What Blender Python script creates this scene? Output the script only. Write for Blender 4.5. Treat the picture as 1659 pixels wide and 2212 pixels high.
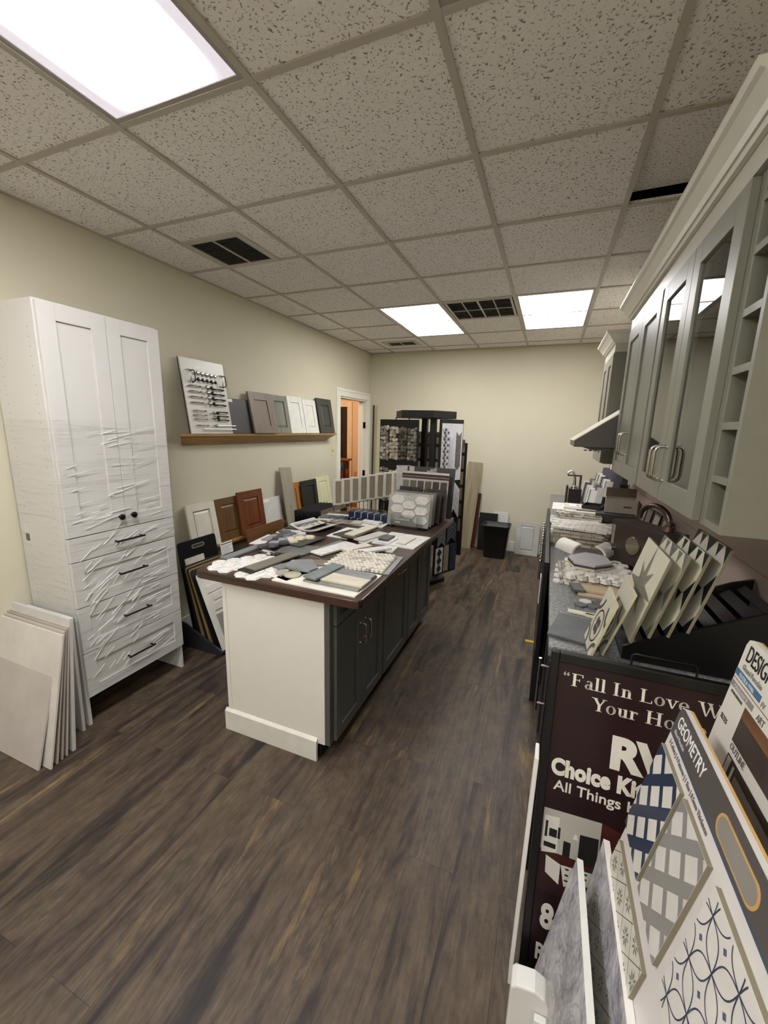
import bpy, math, random
from mathutils import Matrix, Vector
random.seed(7)
PI = math.pi
R = math.radians
scene = bpy.context.scene
COL = scene.collection
for o in list(bpy.data.objects):
    bpy.data.objects.remove(o)

# ------------------------------------------------------------------ camera, world, exposure
cam_d = bpy.data.cameras.new('camera')
cam = bpy.data.objects.new('camera', cam_d)
COL.objects.link(cam)
cam_d.sensor_fit = 'VERTICAL'
cam_d.sensor_height = 36.0
cam_d.sensor_width = 27.0
cam_d.lens = 877.06 / 2212 * 36.0
cam_d.clip_start = 0.02
cam.matrix_world = Matrix(((0.9267, -0.0975, 0.3630, 1.607),
                           (0.3751, 0.1779, -0.9097, -1.263),
                           (0.0241, 0.9792, 0.2015, 1.659),
                           (0, 0, 0, 1)))
scene.camera = cam
w = bpy.data.worlds.new('world')
scene.world = w
w.use_nodes = True
w.node_tree.nodes['Background'].inputs[0].default_value = (0.5, 0.5, 0.5, 1)
w.node_tree.nodes['Background'].inputs[1].default_value = 0.02
vs = scene.view_settings
vs.view_transform = 'Standard'
vs.look = 'None'
vs.exposure = 1.50
vs.gamma = 1.0
vs.use_curve_mapping = False
NEAR_LIGHT = 9.0
FAR_LIGHT = 8.0
BACK_FILL = 7.0
ROOM_LIGHT = 52.0

# ------------------------------------------------------------------ materials
def lin(h):
    h = h.lstrip('#')
    out = []
    for i in (0, 2, 4):
        v = int(h[i:i+2], 16) / 255
        out.append(v / 12.92 if v <= 0.04045 else ((v + 0.055) / 1.055) ** 2.4)
    return (*out, 1)

_M = {}
def nt(name):
    m = bpy.data.materials.new(name)
    m.use_nodes = True
    t = m.node_tree
    return m, t, t.nodes['Principled BSDF']

def N(t, kind, **kw):
    n = t.nodes.new(kind)
    for k, v in kw.items():
        if k in n.inputs: n.inputs[k].default_value = v
        else: setattr(n, k, v)
    return n

def ramp(t, src, stops):
    r = t.nodes.new('ShaderNodeValToRGB')
    e = r.color_ramp.elements
    e[0].position, e[0].color = stops[0]
    e[1].position, e[1].color = stops[-1]
    for p, c in stops[1:-1]:
        n = e.new(p); n.color = c
    t.links.new(src, r.inputs[0])
    return r.outputs[0]

def coords(t, scale=(1, 1, 1), rot=(0, 0, 0)):
    tc = t.nodes.new('ShaderNodeTexCoord')
    mp = t.nodes.new('ShaderNodeMapping')
    mp.inputs['Scale'].default_value = scale
    mp.inputs['Rotation'].default_value = rot
    t.links.new(tc.outputs['Object'], mp.inputs['Vector'])
    return mp.outputs[0]

def bump(t, b, src, strength=0.2, dist=0.002):
    n = t.nodes.new('ShaderNodeBump')
    n.inputs['Strength'].default_value = strength
    n.inputs['Distance'].default_value = dist
    t.links.new(src, n.inputs['Height'])
    t.links.new(n.outputs[0], b.inputs['Normal'])

def mat(h, rough=0.5, metal=0.0, var=0.06, scale=12.0, key=None, spec=0.5, bmp=0.0):
    k = ('p', h, rough, metal, var, scale, spec, bmp)
    if k in _M: return _M[k]
    m, t, b = nt('paint_' + h.strip('#'))
    c = lin(h)
    b.inputs['Roughness'].default_value = rough
    b.inputs['Metallic'].default_value = metal
    b.inputs['Specular IOR Level'].default_value = spec
    n = N(t, 'ShaderNodeTexNoise', Scale=scale, Detail=5.0)
    t.links.new(coords(t), n.inputs['Vector'])
    lo = tuple(x * (1 - var) for x in c[:3]) + (1,)
    hi = tuple(min(1, x * (1 + var)) for x in c[:3]) + (1,)
    t.links.new(ramp(t, n.outputs[0], [(0.3, lo), (0.7, hi)]), b.inputs['Base Color'])
    if bmp: bump(t, b, n.outputs[0], bmp)
    _M[k] = m
    return m

def wood(h1, h2, axis='z', scale=6.0, rough=0.45, stretch=12.0):
    k = ('w', h1, h2, axis, scale, rough)
    if k in _M: return _M[k]
    m, t, b = nt('wood_' + h1.strip('#'))
    s = {'x': (1, stretch, stretch), 'y': (stretch, 1, stretch), 'z': (stretch, stretch, 1)}[axis]
    v = coords(t, s)
    n = N(t, 'ShaderNodeTexNoise', Scale=scale * 0.35, Detail=7.0, Roughness=0.62, Distortion=0.6)
    t.links.new(v, n.inputs['Vector'])
    t.links.new(ramp(t, n.outputs[0], [(0.32, lin(h1)), (0.68, lin(h2))]), b.inputs['Base Color'])
    b.inputs['Roughness'].default_value = rough
    bump(t, b, n.outputs[0], 0.15, 0.001)
    _M[k] = m
    return m

def marble(h1='#efeeea', h2='#8d8d90', scale=5.0, rough=0.25, key='', amount=0.5):
    k = ('m', h1, h2, scale, rough, amount)
    if k in _M: return _M[k]
    m, t, b = nt('marble_' + h1.strip('#'))
    v = coords(t)
    n = N(t, 'ShaderNodeTexNoise', Scale=scale, Detail=9.0, Roughness=0.6, Distortion=1.6)
    t.links.new(v, n.inputs['Vector'])
    c1, c2 = lin(h1), lin(h2)
    mid = tuple(a * (1 - amount) + b_ * amount for a, b_ in zip(c1, c2))
    t.links.new(ramp(t, n.outputs[0], [(0.30, c1), (0.46, c1), (0.50, mid), (0.54, c1), (0.72, tuple(a * .88 + b_ * .12 for a, b_ in zip(c1, c2)))]), b.inputs['Base Color'])
    b.inputs['Roughness'].default_value = rough
    _M[k] = m
    return m

def stone(h1, h2, scale=14.0, rough=0.5):
    k = ('s', h1, h2, scale, rough)
    if k in _M: return _M[k]
    m, t, b = nt('stone_' + h1.strip('#'))
    n = N(t, 'ShaderNodeTexNoise', Scale=scale, Detail=8.0, Roughness=0.65)
    t.links.new(coords(t), n.inputs['Vector'])
    t.links.new(ramp(t, n.outputs[0], [(0.33, lin(h1)), (0.67, lin(h2))]), b.inputs['Base Color'])
    b.inputs['Roughness'].default_value = rough
    _M[k] = m
    return m

def marble_cloud():
    m, t, b = nt('veined_grey_marble')
    v = coords(t, (1, 1, .55), rot=(R(25), 0, 0))
    n1 = N(t, 'ShaderNodeTexNoise', Scale=7.0, Detail=9.0, Roughness=0.7, Distortion=1.2)
    n2 = N(t, 'ShaderNodeTexNoise', Scale=16.0, Detail=8.0, Roughness=0.65, Distortion=2.0)
    t.links.new(v, n1.inputs['Vector']); t.links.new(v, n2.inputs['Vector'])
    mx = N(t, 'ShaderNodeMix', data_type='RGBA', blend_type='MULTIPLY'); mx.inputs[0].default_value = 0.8
    t.links.new(ramp(t, n1.outputs[0], [(0.36, lin('#9a969c')), (0.50, lin('#cfcccf')), (0.64, lin('#e4e2e2'))]), mx.inputs[6])
    t.links.new(ramp(t, n2.outputs[0], [(0.42, (1, 1, 1, 1)), (0.485, (.68, .67, .71, 1)), (0.50, (.52, .51, .56, 1)), (0.53, (.85, .84, .86, 1)), (0.6, (1, 1, 1, 1))]), mx.inputs[7])
    t.links.new(mx.outputs[2], b.inputs['Base Color'])
    b.inputs['Roughness'].default_value = 0.2
    return m

def glass(name, tint=(1, 1, 1, 1), rough=0.02, alpha_mix=0.85, ior=1.45):
    m, t, b = nt(name)
    out = t.nodes['Material Output']
    tr = N(t, 'ShaderNodeBsdfTransparent'); tr.inputs[0].default_value = tint
    gl = N(t, 'ShaderNodeBsdfGlossy', Roughness=rough)
    fr = N(t, 'ShaderNodeFresnel', IOR=ior)
    mx = N(t, 'ShaderNodeMixShader')
    t.links.new(fr.outputs[0], mx.inputs[0]); t.links.new(tr.outputs[0], mx.inputs[1]); t.links.new(gl.outputs[0], mx.inputs[2])
    t.links.new(mx.outputs[0], out.inputs[0])
    return m

def emit_plain(h, s):
    m, t, b = nt('emit')
    b.inputs['Base Color'].default_value = lin(h)
    b.inputs['Emission Color'].default_value = lin(h)
    b.inputs['Emission Strength'].default_value = s
    return m

def lamp_mat(name, strength, edge, cold=(0.93, 0.95, 1, 1), warm=(1, 0.99, 0.975, 1), hw=0.20, hl=0.38):
    """Prismatic lens over tubes: bright over the tubes, dimmer towards the housing edge."""
    m, t, b = nt(name)
    tc = t.nodes.new('ShaderNodeTexCoord')
    sp = t.nodes.new('ShaderNodeSeparateXYZ')
    t.links.new(tc.outputs['Object'], sp.inputs[0])
    def falloff(src, a, bb):
        ab = N(t, 'ShaderNodeMath', operation='ABSOLUTE'); t.links.new(src, ab.inputs[0])
        mr = N(t, 'ShaderNodeMapRange', interpolation_type='SMOOTHSTEP')
        mr.inputs['From Min'].default_value = a; mr.inputs['From Max'].default_value = bb
        mr.inputs['To Min'].default_value = 1.0; mr.inputs['To Max'].default_value = 0.0
        t.links.new(ab.outputs[0], mr.inputs['Value'])
        return mr.outputs[0]
    mu = N(t, 'ShaderNodeMath', operation='MULTIPLY')
    t.links.new(falloff(sp.outputs[0], hw * .25, hw * 1.2), mu.inputs[0])
    t.links.new(falloff(sp.outputs[1], hl, 0.60), mu.inputs[1])
    st = N(t, 'ShaderNodeMapRange')
    st.inputs['To Min'].default_value = edge; st.inputs['To Max'].default_value = strength
    t.links.new(mu.outputs[0], st.inputs['Value'])
    b.inputs['Base Color'].default_value = (0.8, 0.8, 0.82, 1)
    t.links.new(st.outputs[0], b.inputs['Emission Strength'])
    mc = N(t, 'ShaderNodeMix', data_type='RGBA')
    t.links.new(mu.outputs[0], mc.inputs[0])
    mc.inputs[6].default_value = cold; mc.inputs[7].default_value = warm
    t.links.new(mc.outputs[2], b.inputs['Emission Color'])
    return m

def floor_mat():
    m, t, b = nt('vinyl_plank_floor')
    v = coords(t, rot=(0, 0, R(90)))
    br = N(t, 'ShaderNodeTexBrick', Scale=1.0, offset=0.37)
    br.inputs['Brick Width'].default_value = 1.22
    br.inputs['Row Height'].default_value = 0.178
    br.inputs['Mortar Size'].default_value = 0.0008
    br.inputs['Mortar Smooth'].default_value = 0.3
    br.inputs['Color1'].default_value = (0, 0, 0, 1)
    br.inputs['Color2'].default_value = (1, 1, 1, 1)
    br.inputs['Mortar'].default_value = (0.5, 0.5, 0.5, 1)
    t.links.new(v, br.inputs['Vector'])
    # every plank shifts the grain by its own random amount
    sv = coords(t, (6.5, 0.75, 1))
    add = N(t, 'ShaderNodeVectorMath', operation='ADD')
    sc = N(t, 'ShaderNodeVectorMath', operation='SCALE'); sc.inputs['Scale'].default_value = 23.0
    t.links.new(br.outputs['Color'], sc.inputs[0])
    t.links.new(sv, add.inputs[0]); t.links.new(sc.outputs[0], add.inputs[1])
    g1 = N(t, 'ShaderNodeTexNoise', Scale=0.9, Detail=10.0, Roughness=0.66, Distortion=0.9)
    t.links.new(add.outputs[0], g1.inputs['Vector'])
    base = ramp(t, g1.outputs[0], [(0.33, lin('#1d1917')), (0.41, lin('#3a302b')), (0.47, lin('#584a3d')), (0.53, lin('#675846')), (0.575, lin('#4c433b')), (0.61, lin('#6e5c47')), (0.66, lin('#8a744c')), (0.72, lin('#6f5d4c'))])
    fv = coords(t, (38.0, 3.5, 1))
    g2 = N(t, 'ShaderNodeTexNoise', Scale=2.0, Detail=6.0, Roughness=0.7)
    t.links.new(fv, g2.inputs['Vector'])
    mx = N(t, 'ShaderNodeMix', data_type='RGBA', blend_type='MULTIPLY')
    mx.inputs[0].default_value = 0.75
    t.links.new(base, mx.inputs[6])
    t.links.new(ramp(t, g2.outputs[0], [(0.3, (0.5, 0.47, 0.45, 1)), (0.62, (1, 1, 1, 1))]), mx.inputs[7])
    bl = N(t, 'ShaderNodeTexNoise', Scale=9.0, Detail=10.0, Roughness=0.72)
    t.links.new(coords(t, (1.6, 1.0, 1)), bl.inputs['Vector'])
    m3 = N(t, 'ShaderNodeMix', data_type='RGBA', blend_type='MULTIPLY'); m3.inputs[0].default_value = 0.8
    t.links.new(mx.outputs[2], m3.inputs[6])
    t.links.new(ramp(t, bl.outputs[0], [(0.36, (0.50, 0.49, 0.50, 1)), (0.56, (1.0, 1.0, 1.0, 1)), (0.66, (1.25, 1.2, 1.12, 1))]), m3.inputs[7])
    m2 = N(t, 'ShaderNodeMix', data_type='RGBA', blend_type='MULTIPLY')
    m2.inputs[0].default_value = 0.8
    t.links.new(m3.outputs[2], m2.inputs[6])
    inv = N(t, 'ShaderNodeMath', operation='SUBTRACT'); inv.inputs[0].default_value = 1.0
    t.links.new(br.outputs['Fac'], inv.inputs[1])
    t.links.new(inv.outputs[0], m2.inputs[7])
    t.links.new(m2.outputs[2], b.inputs['Base Color'])
    t.links.new(ramp(t, g2.outputs[0], [(0.2, (0.42,) * 3 + (1,)), (0.8, (0.62,) * 3 + (1,))]), b.inputs['Roughness'])
    bump(t, b, g2.outputs[0], 0.25, 0.001)
    return m

def ceil_mat():
    m, t, b = nt('fissured_ceiling_tile')
    v = coords(t)
    warp = N(t, 'ShaderNodeTexNoise', Scale=14.0, Detail=2.0)
    t.links.new(v, warp.inputs['Vector'])
    ad = N(t, 'ShaderNodeVectorMath', operation='MULTIPLY_ADD')
    t.links.new(warp.outputs[1], ad.inputs[0]); ad.inputs[1].default_value = (0.03, 0.03, 0); t.links.new(v, ad.inputs[2])
    mp = N(t, 'ShaderNodeMapping'); mp.inputs['Scale'].default_value = (1.0, 1.0, 1)
    t.links.new(ad.outputs[0], mp.inputs['Vector'])
    n = N(t, 'ShaderNodeTexNoise', Scale=105.0, Detail=2.0, Roughness=0.55)
    t.links.new(mp.outputs[0], n.inputs['Vector'])
    spots = ramp(t, n.outputs[0], [(0.33, lin('#948d86')), (0.42, lin('#f2eeea'))])
    f = N(t, 'ShaderNodeTexNoise', Scale=260.0, Detail=2.0)
    t.links.new(v, f.inputs['Vector'])
    mx = N(t, 'ShaderNodeMix', data_type='RGBA', blend_type='MULTIPLY'); mx.inputs[0].default_value = 0.5
    t.links.new(spots, mx.inputs[6])
    t.links.new(ramp(t, f.outputs[0], [(0.3, (0.9,) * 3 + (1,)), (0.6, (1,) * 3 + (1,))]), mx.inputs[7])
    t.links.new(mx.outputs[2], b.inputs['Base Color'])
    b.inputs['Roughness'].default_value = 0.95
    b.inputs['Specular IOR Level'].default_value = 0.1
    bump(t, b, n.outputs[0], 0.4, 0.004)
    return m

def granite_mat():
    m, t, b = nt('grey_granite_laminate')
    v = coords(t)
    n = N(t, 'ShaderNodeTexNoise', Scale=70.0, Detail=8.0, Roughness=0.75)
    t.links.new(v, n.inputs['Vector'])
    t.links.new(ramp(t, n.outputs[0], [(0.34, lin('#2e2f31')), (0.48, lin('#6d6d6b')), (0.6, lin('#8f8d88')), (0.72, lin('#b9b5ac'))]), b.inputs['Base Color'])
    b.inputs['Roughness'].default_value = 0.35
    return m

def backsplash_mat():
    m, t, b = nt('pinkish_ceramic_wall_tile')
    v = coords(t, rot=(R(90), 0, R(90)))
    br = N(t, 'ShaderNodeTexBrick', Scale=1.0, offset=0.5)
    br.inputs['Brick Width'].default_value = 0.30
    br.inputs['Row Height'].default_value = 0.10
    br.inputs['Mortar Size'].default_value = 0.0025
    br.inputs['Color1'].default_value = lin('#b6a49b')
    br.inputs['Color2'].default_value = lin('#ad9b92')
    br.inputs['Mortar'].default_value = lin('#8a7b74')
    t.links.new(v, br.inputs['Vector'])
    t.links.new(br.outputs['Color'], b.inputs['Base Color'])
    b.inputs['Roughness'].default_value = 0.35
    return m

def wrap_mat():
    """Stretch film: nearly clear, glossy, wrinkled in tight diagonal creases."""
    m, t, b = nt('clear_stretch_film')
    out = t.nodes['Material Output']
    v = coords(t, (1, 1.5, 26), rot=(R(14), 0, 0))
    n = N(t, 'ShaderNodeTexNoise', Scale=3.0, Detail=6.0, Roughness=0.6, Distortion=0.8)
    t.links.new(v, n.inputs['Vector'])
    bp = N(t, 'ShaderNodeBump', Strength=0.9, Distance=0.006)
    t.links.new(n.outputs[0], bp.inputs['Height'])
    tr = N(t, 'ShaderNodeBsdfTransparent'); tr.inputs[0].default_value = (0.985, 0.985, 0.98, 1)
    gl = N(t, 'ShaderNodeBsdfGlossy', Roughness=0.12)
    t.links.new(bp.outputs[0], gl.inputs['Normal'])
    mx = N(t, 'ShaderNodeMixShader')
    mr = N(t, 'ShaderNodeMapRange')
    mr.inputs['From Min'].default_value = 0.52; mr.inputs['From Max'].default_value = 0.75
    mr.inputs['To Min'].default_value = 0.03; mr.inputs['To Max'].default_value = 0.45
    t.links.new(n.outputs[0], mr.inputs['Value'])
    t.links.new(mr.outputs[0], mx.inputs[0]); t.links.new(tr.outputs[0], mx.inputs[1]); t.links.new(gl.outputs[0], mx.inputs[2])
    t.links.new(mx.outputs[0], out.inputs[0])
    return m

WALL = mat('#d2ccb6', 0.75, var=0.02, scale=2.0, spec=0.25)
TRIM = mat('#eceadf', 0.35, var=0.01)
WHITE = mat('#d6d4d0', 0.35, var=0.01)
WHITE_M = mat('#e9e7e1', 0.6, var=0.02)
PAPER = mat('#f1efea', 0.6, var=0.015)
CREAM = mat('#e9e2cf', 0.5, var=0.03)
BLACK = mat('#101010', 0.45, var=0.1)
BLACKM = mat('#171718', 0.7, var=0.1)
CHROME = mat('#d8d8d8', 0.12, 1.0, var=0.01)
NICKEL = mat('#b9b4aa', 0.25, 1.0, var=0.02)
DARKMETAL = mat('#1b1a1a', 0.35, 0.6, var=0.05)
BRONZE = mat('#3a2c26', 0.4, 0.3, var=0.1)
GREEN = mat('#7d7b6e', 0.42, var=0.03, scale=20)
GREEN_D = mat('#757468', 0.45, var=0.03, scale=20)
ISL = mat('#535450', 0.42, var=0.04, scale=20)
WALNUT = wood('#2f1f19', '#4c352b', 'x', 5.0, 0.28)
OAK = wood('#9a7443', '#bd945c', 'y', 6.0, 0.4)
GLASS = glass('cabinet_glass', (0.86, 0.88, 0.86, 1), 0.01, ior=1.7)
ACRYL = glass('clear_acrylic', (0.93, 0.94, 0.94, 1), 0.03, ior=1.5)
def frosted(name, h, f):
    m, t, b = nt(name)
    out = t.nodes['Material Output']
    tr = N(t, 'ShaderNodeBsdfTransparent'); tr.inputs[0].default_value = (.96, .96, .96, 1)
    mx = N(t, 'ShaderNodeMixShader'); mx.inputs[0].default_value = f
    b.inputs['Base Color'].default_value = lin(h); b.inputs['Roughness'].default_value = .15
    t.links.new(tr.outputs[0], mx.inputs[1]); t.links.new(b.outputs[0], mx.inputs[2]); t.links.new(mx.outputs[0], out.inputs[0])
    return m
FROST = frosted('cloudy_acrylic', '#d3d1cc', .42)
NAVY = mat('#232d45', 0.25, var=0.15)
MARB = marble('#efede8', '#9a989a', 9.0, 0.25, amount=0.4)
MARBD = marble_cloud()
GREYT = stone('#77797a', '#8f9191', 9)
SLATE = stone('#4a4d4d', '#5e6260', 8)
BEIGET = stone('#c9c0aa', '#d8d0bd', 10)
FLOOR = floor_mat()
CEIL = ceil_mat()
GRAN = granite_mat()
SPLASH = backsplash_mat()

# ------------------------------------------------------------------ mesh builder
class G:
    def __init__(s):
        s.v, s.f, s.mi, s.sm = [], [], [], []
    def add(s, verts, faces, m=0, smooth=False, M=None):
        b = len(s.v)
        if M is not None: verts = [tuple(M @ Vector(p)) for p in verts]
        s.v += [tuple(p) for p in verts]
        for f in faces:
            s.f.append([b + i for i in f]); s.mi.append(m); s.sm.append(smooth)
        return s
    def box(s, x0, y0, z0, x1, y1, z1, m=0, M=None):
        x0, x1 = min(x0, x1), max(x0, x1); y0, y1 = min(y0, y1), max(y0, y1); z0, z1 = min(z0, z1), max(z0, z1)
        v = [(x0,y0,z0),(x1,y0,z0),(x1,y1,z0),(x0,y1,z0),(x0,y0,z1),(x1,y0,z1),(x1,y1,z1),(x0,y1,z1)]
        return s.add(v, [(0,3,2,1),(4,5,6,7),(0,1,5,4),(1,2,6,5),(2,3,7,6),(3,0,4,7)], m, False, M)
    def prism(s, poly, a, b, axis='z', m=0, M=None, inset=0.0):
        n = len(poly)
        area = sum(poly[i][0]*poly[(i+1) % n][1]-poly[(i+1) % n][0]*poly[i][1] for i in range(n))
        if area < 0: poly = poly[::-1]
        cx = sum(p[0] for p in poly)/n; cy = sum(p[1] for p in poly)/n
        top = [(cx+(p[0]-cx)*(1-inset), cy+(p[1]-cy)*(1-inset)) for p in poly]
        def P(p, h):
            return {'z': (p[0], p[1], h), 'y': (p[0], h, p[1]), 'x': (h, p[0], p[1])}[axis]
        v = [P(p, a) for p in poly] + [P(p, b) for p in top]
        fs = [list(range(n))[::-1], list(range(n, 2*n))] + [(i, (i+1) % n, n+(i+1) % n, n+i) for i in range(n)]
        flip = (b < a) ^ (axis == 'y')
        if flip: fs = [list(f)[::-1] for f in fs]
        return s.add(v, fs, m, False, M)
    def cyl(s, p0, p1, r0, r1=None, n=14, m=0, M=None, cap=True):
        r1 = r0 if r1 is None else r1
        p0, p1 = Vector(p0), Vector(p1)
        d = (p1-p0).normalized()
        a = d.orthogonal().normalized(); b = d.cross(a)
        v = []
        for p, r in ((p0, r0), (p1, r1)):
            for i in range(n):
                t = 2*PI*i/n
                v.append(tuple(p + a*math.cos(t)*r + b*math.sin(t)*r))
        s.add(v, [(i, (i+1) % n, n+(i+1) % n, n+i) for i in range(n)], m, True, M)
        if cap: s.add(v, [list(range(n))[::-1], list(range(n, 2*n))], m, False, M)
        return s
    def tube(s, pts, r, n=8, m=0, M=None):
        pts = [Vector(p) for p in pts]
        rings = []; v = []
        up = None
        for i, p in enumerate(pts):
            d = (pts[min(i+1, len(pts)-1)] - pts[max(i-1, 0)]).normalized()
            if up is None: up = d.orthogonal().normalized()
            up = (up - d*up.dot(d)).normalized()
            q = d.cross(up)
            rr = r[i] if isinstance(r, (list, tuple)) else r
            for k in range(n):
                t = 2*PI*k/n
                v.append(tuple(p + up*math.cos(t)*rr + q*math.sin(t)*rr))
        L = len(pts)
        fs = [(j*n+i, j*n+(i+1) % n, (j+1)*n+(i+1) % n, (j+1)*n+i) for j in range(L-1) for i in range(n)]
        s.add(v, fs, m, True, M)
        s.add(v, [list(range(n))[::-1], list(range((L-1)*n, L*n))], m, False, M)
        return s
    def lathe(s, prof, c=(0,0,0), n=16, m=0, M=None):
        v = []
        for r, z in prof:
            for i in range(n):
                t = 2*PI*i/n
                v.append((c[0]+r*math.cos(t), c[1]+r*math.sin(t), c[2]+z))
        L = len(prof)
        s.add(v, [(j*n+i, j*n+(i+1) % n, (j+1)*n+(i+1) % n, (j+1)*n+i) for j in range(L-1) for i in range(n)], m, True, M)
        s.add(v, [list(range(n))[::-1], list(range((L-1)*n, L*n))], m, False, M)
        return s
    def profile(s, prof, a, b, axis='y', m=0):
        """closed 2-D profile swept straight between a and b along one axis"""
        return s.prism(prof, a, b, axis, m)

def obj(name, g, mats, parent=None, loc=(0,0,0), rot=(0,0,0), bev=0.0, seg=2):
    me = bpy.data.meshes.new(name)
    me.from_pydata(g.v, [], g.f)
    if not isinstance(mats, (list, tuple)): mats = [mats]
    for m in mats: me.materials.append(m)
    me.polygons.foreach_set('material_index', g.mi)
    me.polygons.foreach_set('use_smooth', g.sm)
    me.update()
    o = bpy.data.objects.new(name, me)
    COL.objects.link(o)
    o.location = loc; o.rotation_euler = rot
    if parent is not None: o.parent = parent
    if bev:
        b = o.modifiers.new('bevel', 'BEVEL'); b.width = bev; b.segments = seg; b.limit_method = 'ANGLE'; b.angle_limit = R(40)
    return o

def tag(o, label, cat, group=None, kind=None):
    o['label'] = label; o['category'] = cat
    if group: o['group'] = group
    if kind: o['kind'] = kind
    return o

def thing(name, label, cat, loc=(0,0,0), rot=(0,0,0), group=None):
    o = bpy.data.objects.new(name, None)
    COL.objects.link(o)
    o.empty_display_size = 0.05
    o.location = loc; o.rotation_euler = rot
    return tag(o, label, cat, group)

def struct(name, g, mats, parent=None, bev=0.0, loc=(0, 0, 0), label=None, cat=None):
    o = obj(name, g, mats, parent, bev=bev, loc=loc)
    if parent is None:
        o['kind'] = 'structure'
        o['label'] = label or name.replace('_', ' ') + ' of the showroom'
        o['category'] = cat or name.split('_')[0]
    return o

def kids(o): return [c for c in bpy.data.objects if c.parent == o]
def copy_tree(o, parent=None):
    c = o.copy(); COL.objects.link(c)
    if parent is not None: c.parent = parent
    for ch in kids(o): copy_tree(ch, c)
    return c

_txt = {}
def lettering(name, s, size, mtl, parent, loc, rot=(R(90), 0, 0), bold=0.0, sx=1.0, shear=0.0, align='LEFT', depth=0.0006, gap=1.0):
    cu = bpy.data.curves.new('t', 'FONT')
    cu.body = s; cu.size = size; cu.extrude = depth; cu.offset = bold; cu.shear = shear; cu.align_x = align; cu.space_character = gap
    o = bpy.data.objects.new('t', cu); COL.objects.link(o)
    dg = bpy.context.evaluated_depsgraph_get()
    me = bpy.data.meshes.new_from_object(o.evaluated_get(dg))
    bpy.data.objects.remove(o)
    me.materials.clear(); me.materials.append(mtl)
    n = bpy.data.objects.new(name, me); COL.objects.link(n)
    n.parent = parent; n.location = loc; n.rotation_euler = rot; n.scale = (sx, 1, 1)
    return n

def tilt(az, t): return (-R(t), 0, R(az))

def shaker(g, x0, z0, x1, z1, t=0.02, r=0.055, rec=0.009, m=0, raised=False, y=0.0, line=None, panel=True, frame=True):
    """door seen from local -y: stiles, rails and a recessed or raised panel"""
    if frame:
        g.box(x0, y-t, z0, x0+r, y, z1, m); g.box(x1-r, y-t, z0, x1, y, z1, m)
        g.box(x0+r, y-t, z0, x1-r, y, z0+r, m); g.box(x0+r, y-t, z1-r, x1-r, y, z1, m)
    if panel:
        a0, c0, a1, c1 = x0+r, z0+r, x1-r, z1-r
        g.box(a0, y-t+rec, c0, a1, y-0.002, c1, m)
        if raised:
            q = 0.022
            P = [(a0+.006, y-t+rec, c0+.006), (a1-.006, y-t+rec, c0+.006), (a1-.006, y-t+rec, c1-.006), (a0+.006, y-t+rec, c1-.006)]
            Q = [(a0+q, y-t+.001, c0+q), (a1-q, y-t+.001, c0+q), (a1-q, y-t+.001, c1-q), (a0+q, y-t+.001, c1-q)]
            g.add(P+Q, [(0,1,5,4), (1,2,6,5), (2,3,7,6), (3,0,4,7), (4,5,6,7)], m)
    if line is not None and frame:
        a0, c0, a1, c1 = x0+r, z0+r, x1-r, z1-r
        for (p, q_) in (((a0-.004, c0-.004), (a0, c1+.004)), ((a1, c0-.004), (a1+.004, c1+.004)), ((a0, c0-.004), (a1, c0)), ((a0, c1), (a1, c1+.004))):
            g.box(p[0], y-t-.0006, p[1], q_[0], y-t+.001, q_[1], line)
    return g

def pull(g, p, axis, length, out, r=0.005, n='-y', m=0):
    """bent-wire pull: p = centre on the face, axis unit vec, out = unit vec away from face"""
    p, a, o_ = Vector(p), Vector(axis), Vector(out)
    h = length/2
    pts = [p-a*h, p-a*h+o_*.022, p-a*(h-.006)+o_*.030, p-a*(h-.018)+o_*.034, p+a*(h-.018)+o_*.034, p+a*(h-.006)+o_*.030, p+a*h+o_*.022, p+a*h]
    g.tube(pts, r, 8, m)
    g.cyl(p-a*h, p-a*h+o_*.004, r*1.7, r*1.5, 10, m); g.cyl(p+a*h, p+a*h+o_*.004, r*1.7, r*1.5, 10, m)

# ================================================================== THE ROOM
XL, XR, YB, YF, ZC = -0.985, 2.33, 4.55, -3.2, 2.74
T = 0.6096
struct('floor', G().box(-3.4, YF-.2, -0.1, XR+.2, 6.0, 0), FLOOR, label='dark brown wood plank floor with long mottled grain', cat='floor')

# left wall with the doorway, back wall, right wall, wall behind the photographer
DY0, DY1, DZ = 3.58, 4.43, 2.06
g = G()
g.box(XL-.13, YF, 0, XL, DY0, ZC+.3); g.box(XL-.13, DY1, 0, XL, YB+.13, ZC+.3); g.box(XL-.13, DY0, DZ, XL, DY1, ZC+.3)
struct('wall_left', g, WALL, label='cream painted wall with the doorway and the sample shelves', cat='wall')
struct('wall_back', G().box(XL-.13, YB, 0, XR+.13, YB+.13, ZC+.3), WALL, label='cream painted wall at the far end of the room', cat='wall')
struct('wall_right', G().box(XR, YF, 0, XR+.13, YB, ZC+.3), WALL, label='wall behind the kitchen cabinets', cat='wall')
struct('wall_front', G().box(XL-.13, YF-.13, 0, XR+.13, YF, ZC+.3), WALL, label='cream wall behind the photographer', cat='wall')
struct('baseboard_back', G().box(XL, YB-.014, 0, XR-.68, YB, 0.14), TRIM, bev=.003, label='white baseboard along the far wall', cat='baseboard')
struct('baseboard_left', G().box(XL, -3.1, 0, XL+.014, DY0-.11, 0.14), TRIM, bev=.003, label='white baseboard along the left wall', cat='baseboard')
# backsplash
struct('backsplash_tiles', G().box(XR-.008, 0.1, 0.914, XR, YB, 1.5), SPLASH, label='pinkish grey tile backsplash behind the counter', cat='backsplash')

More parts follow.
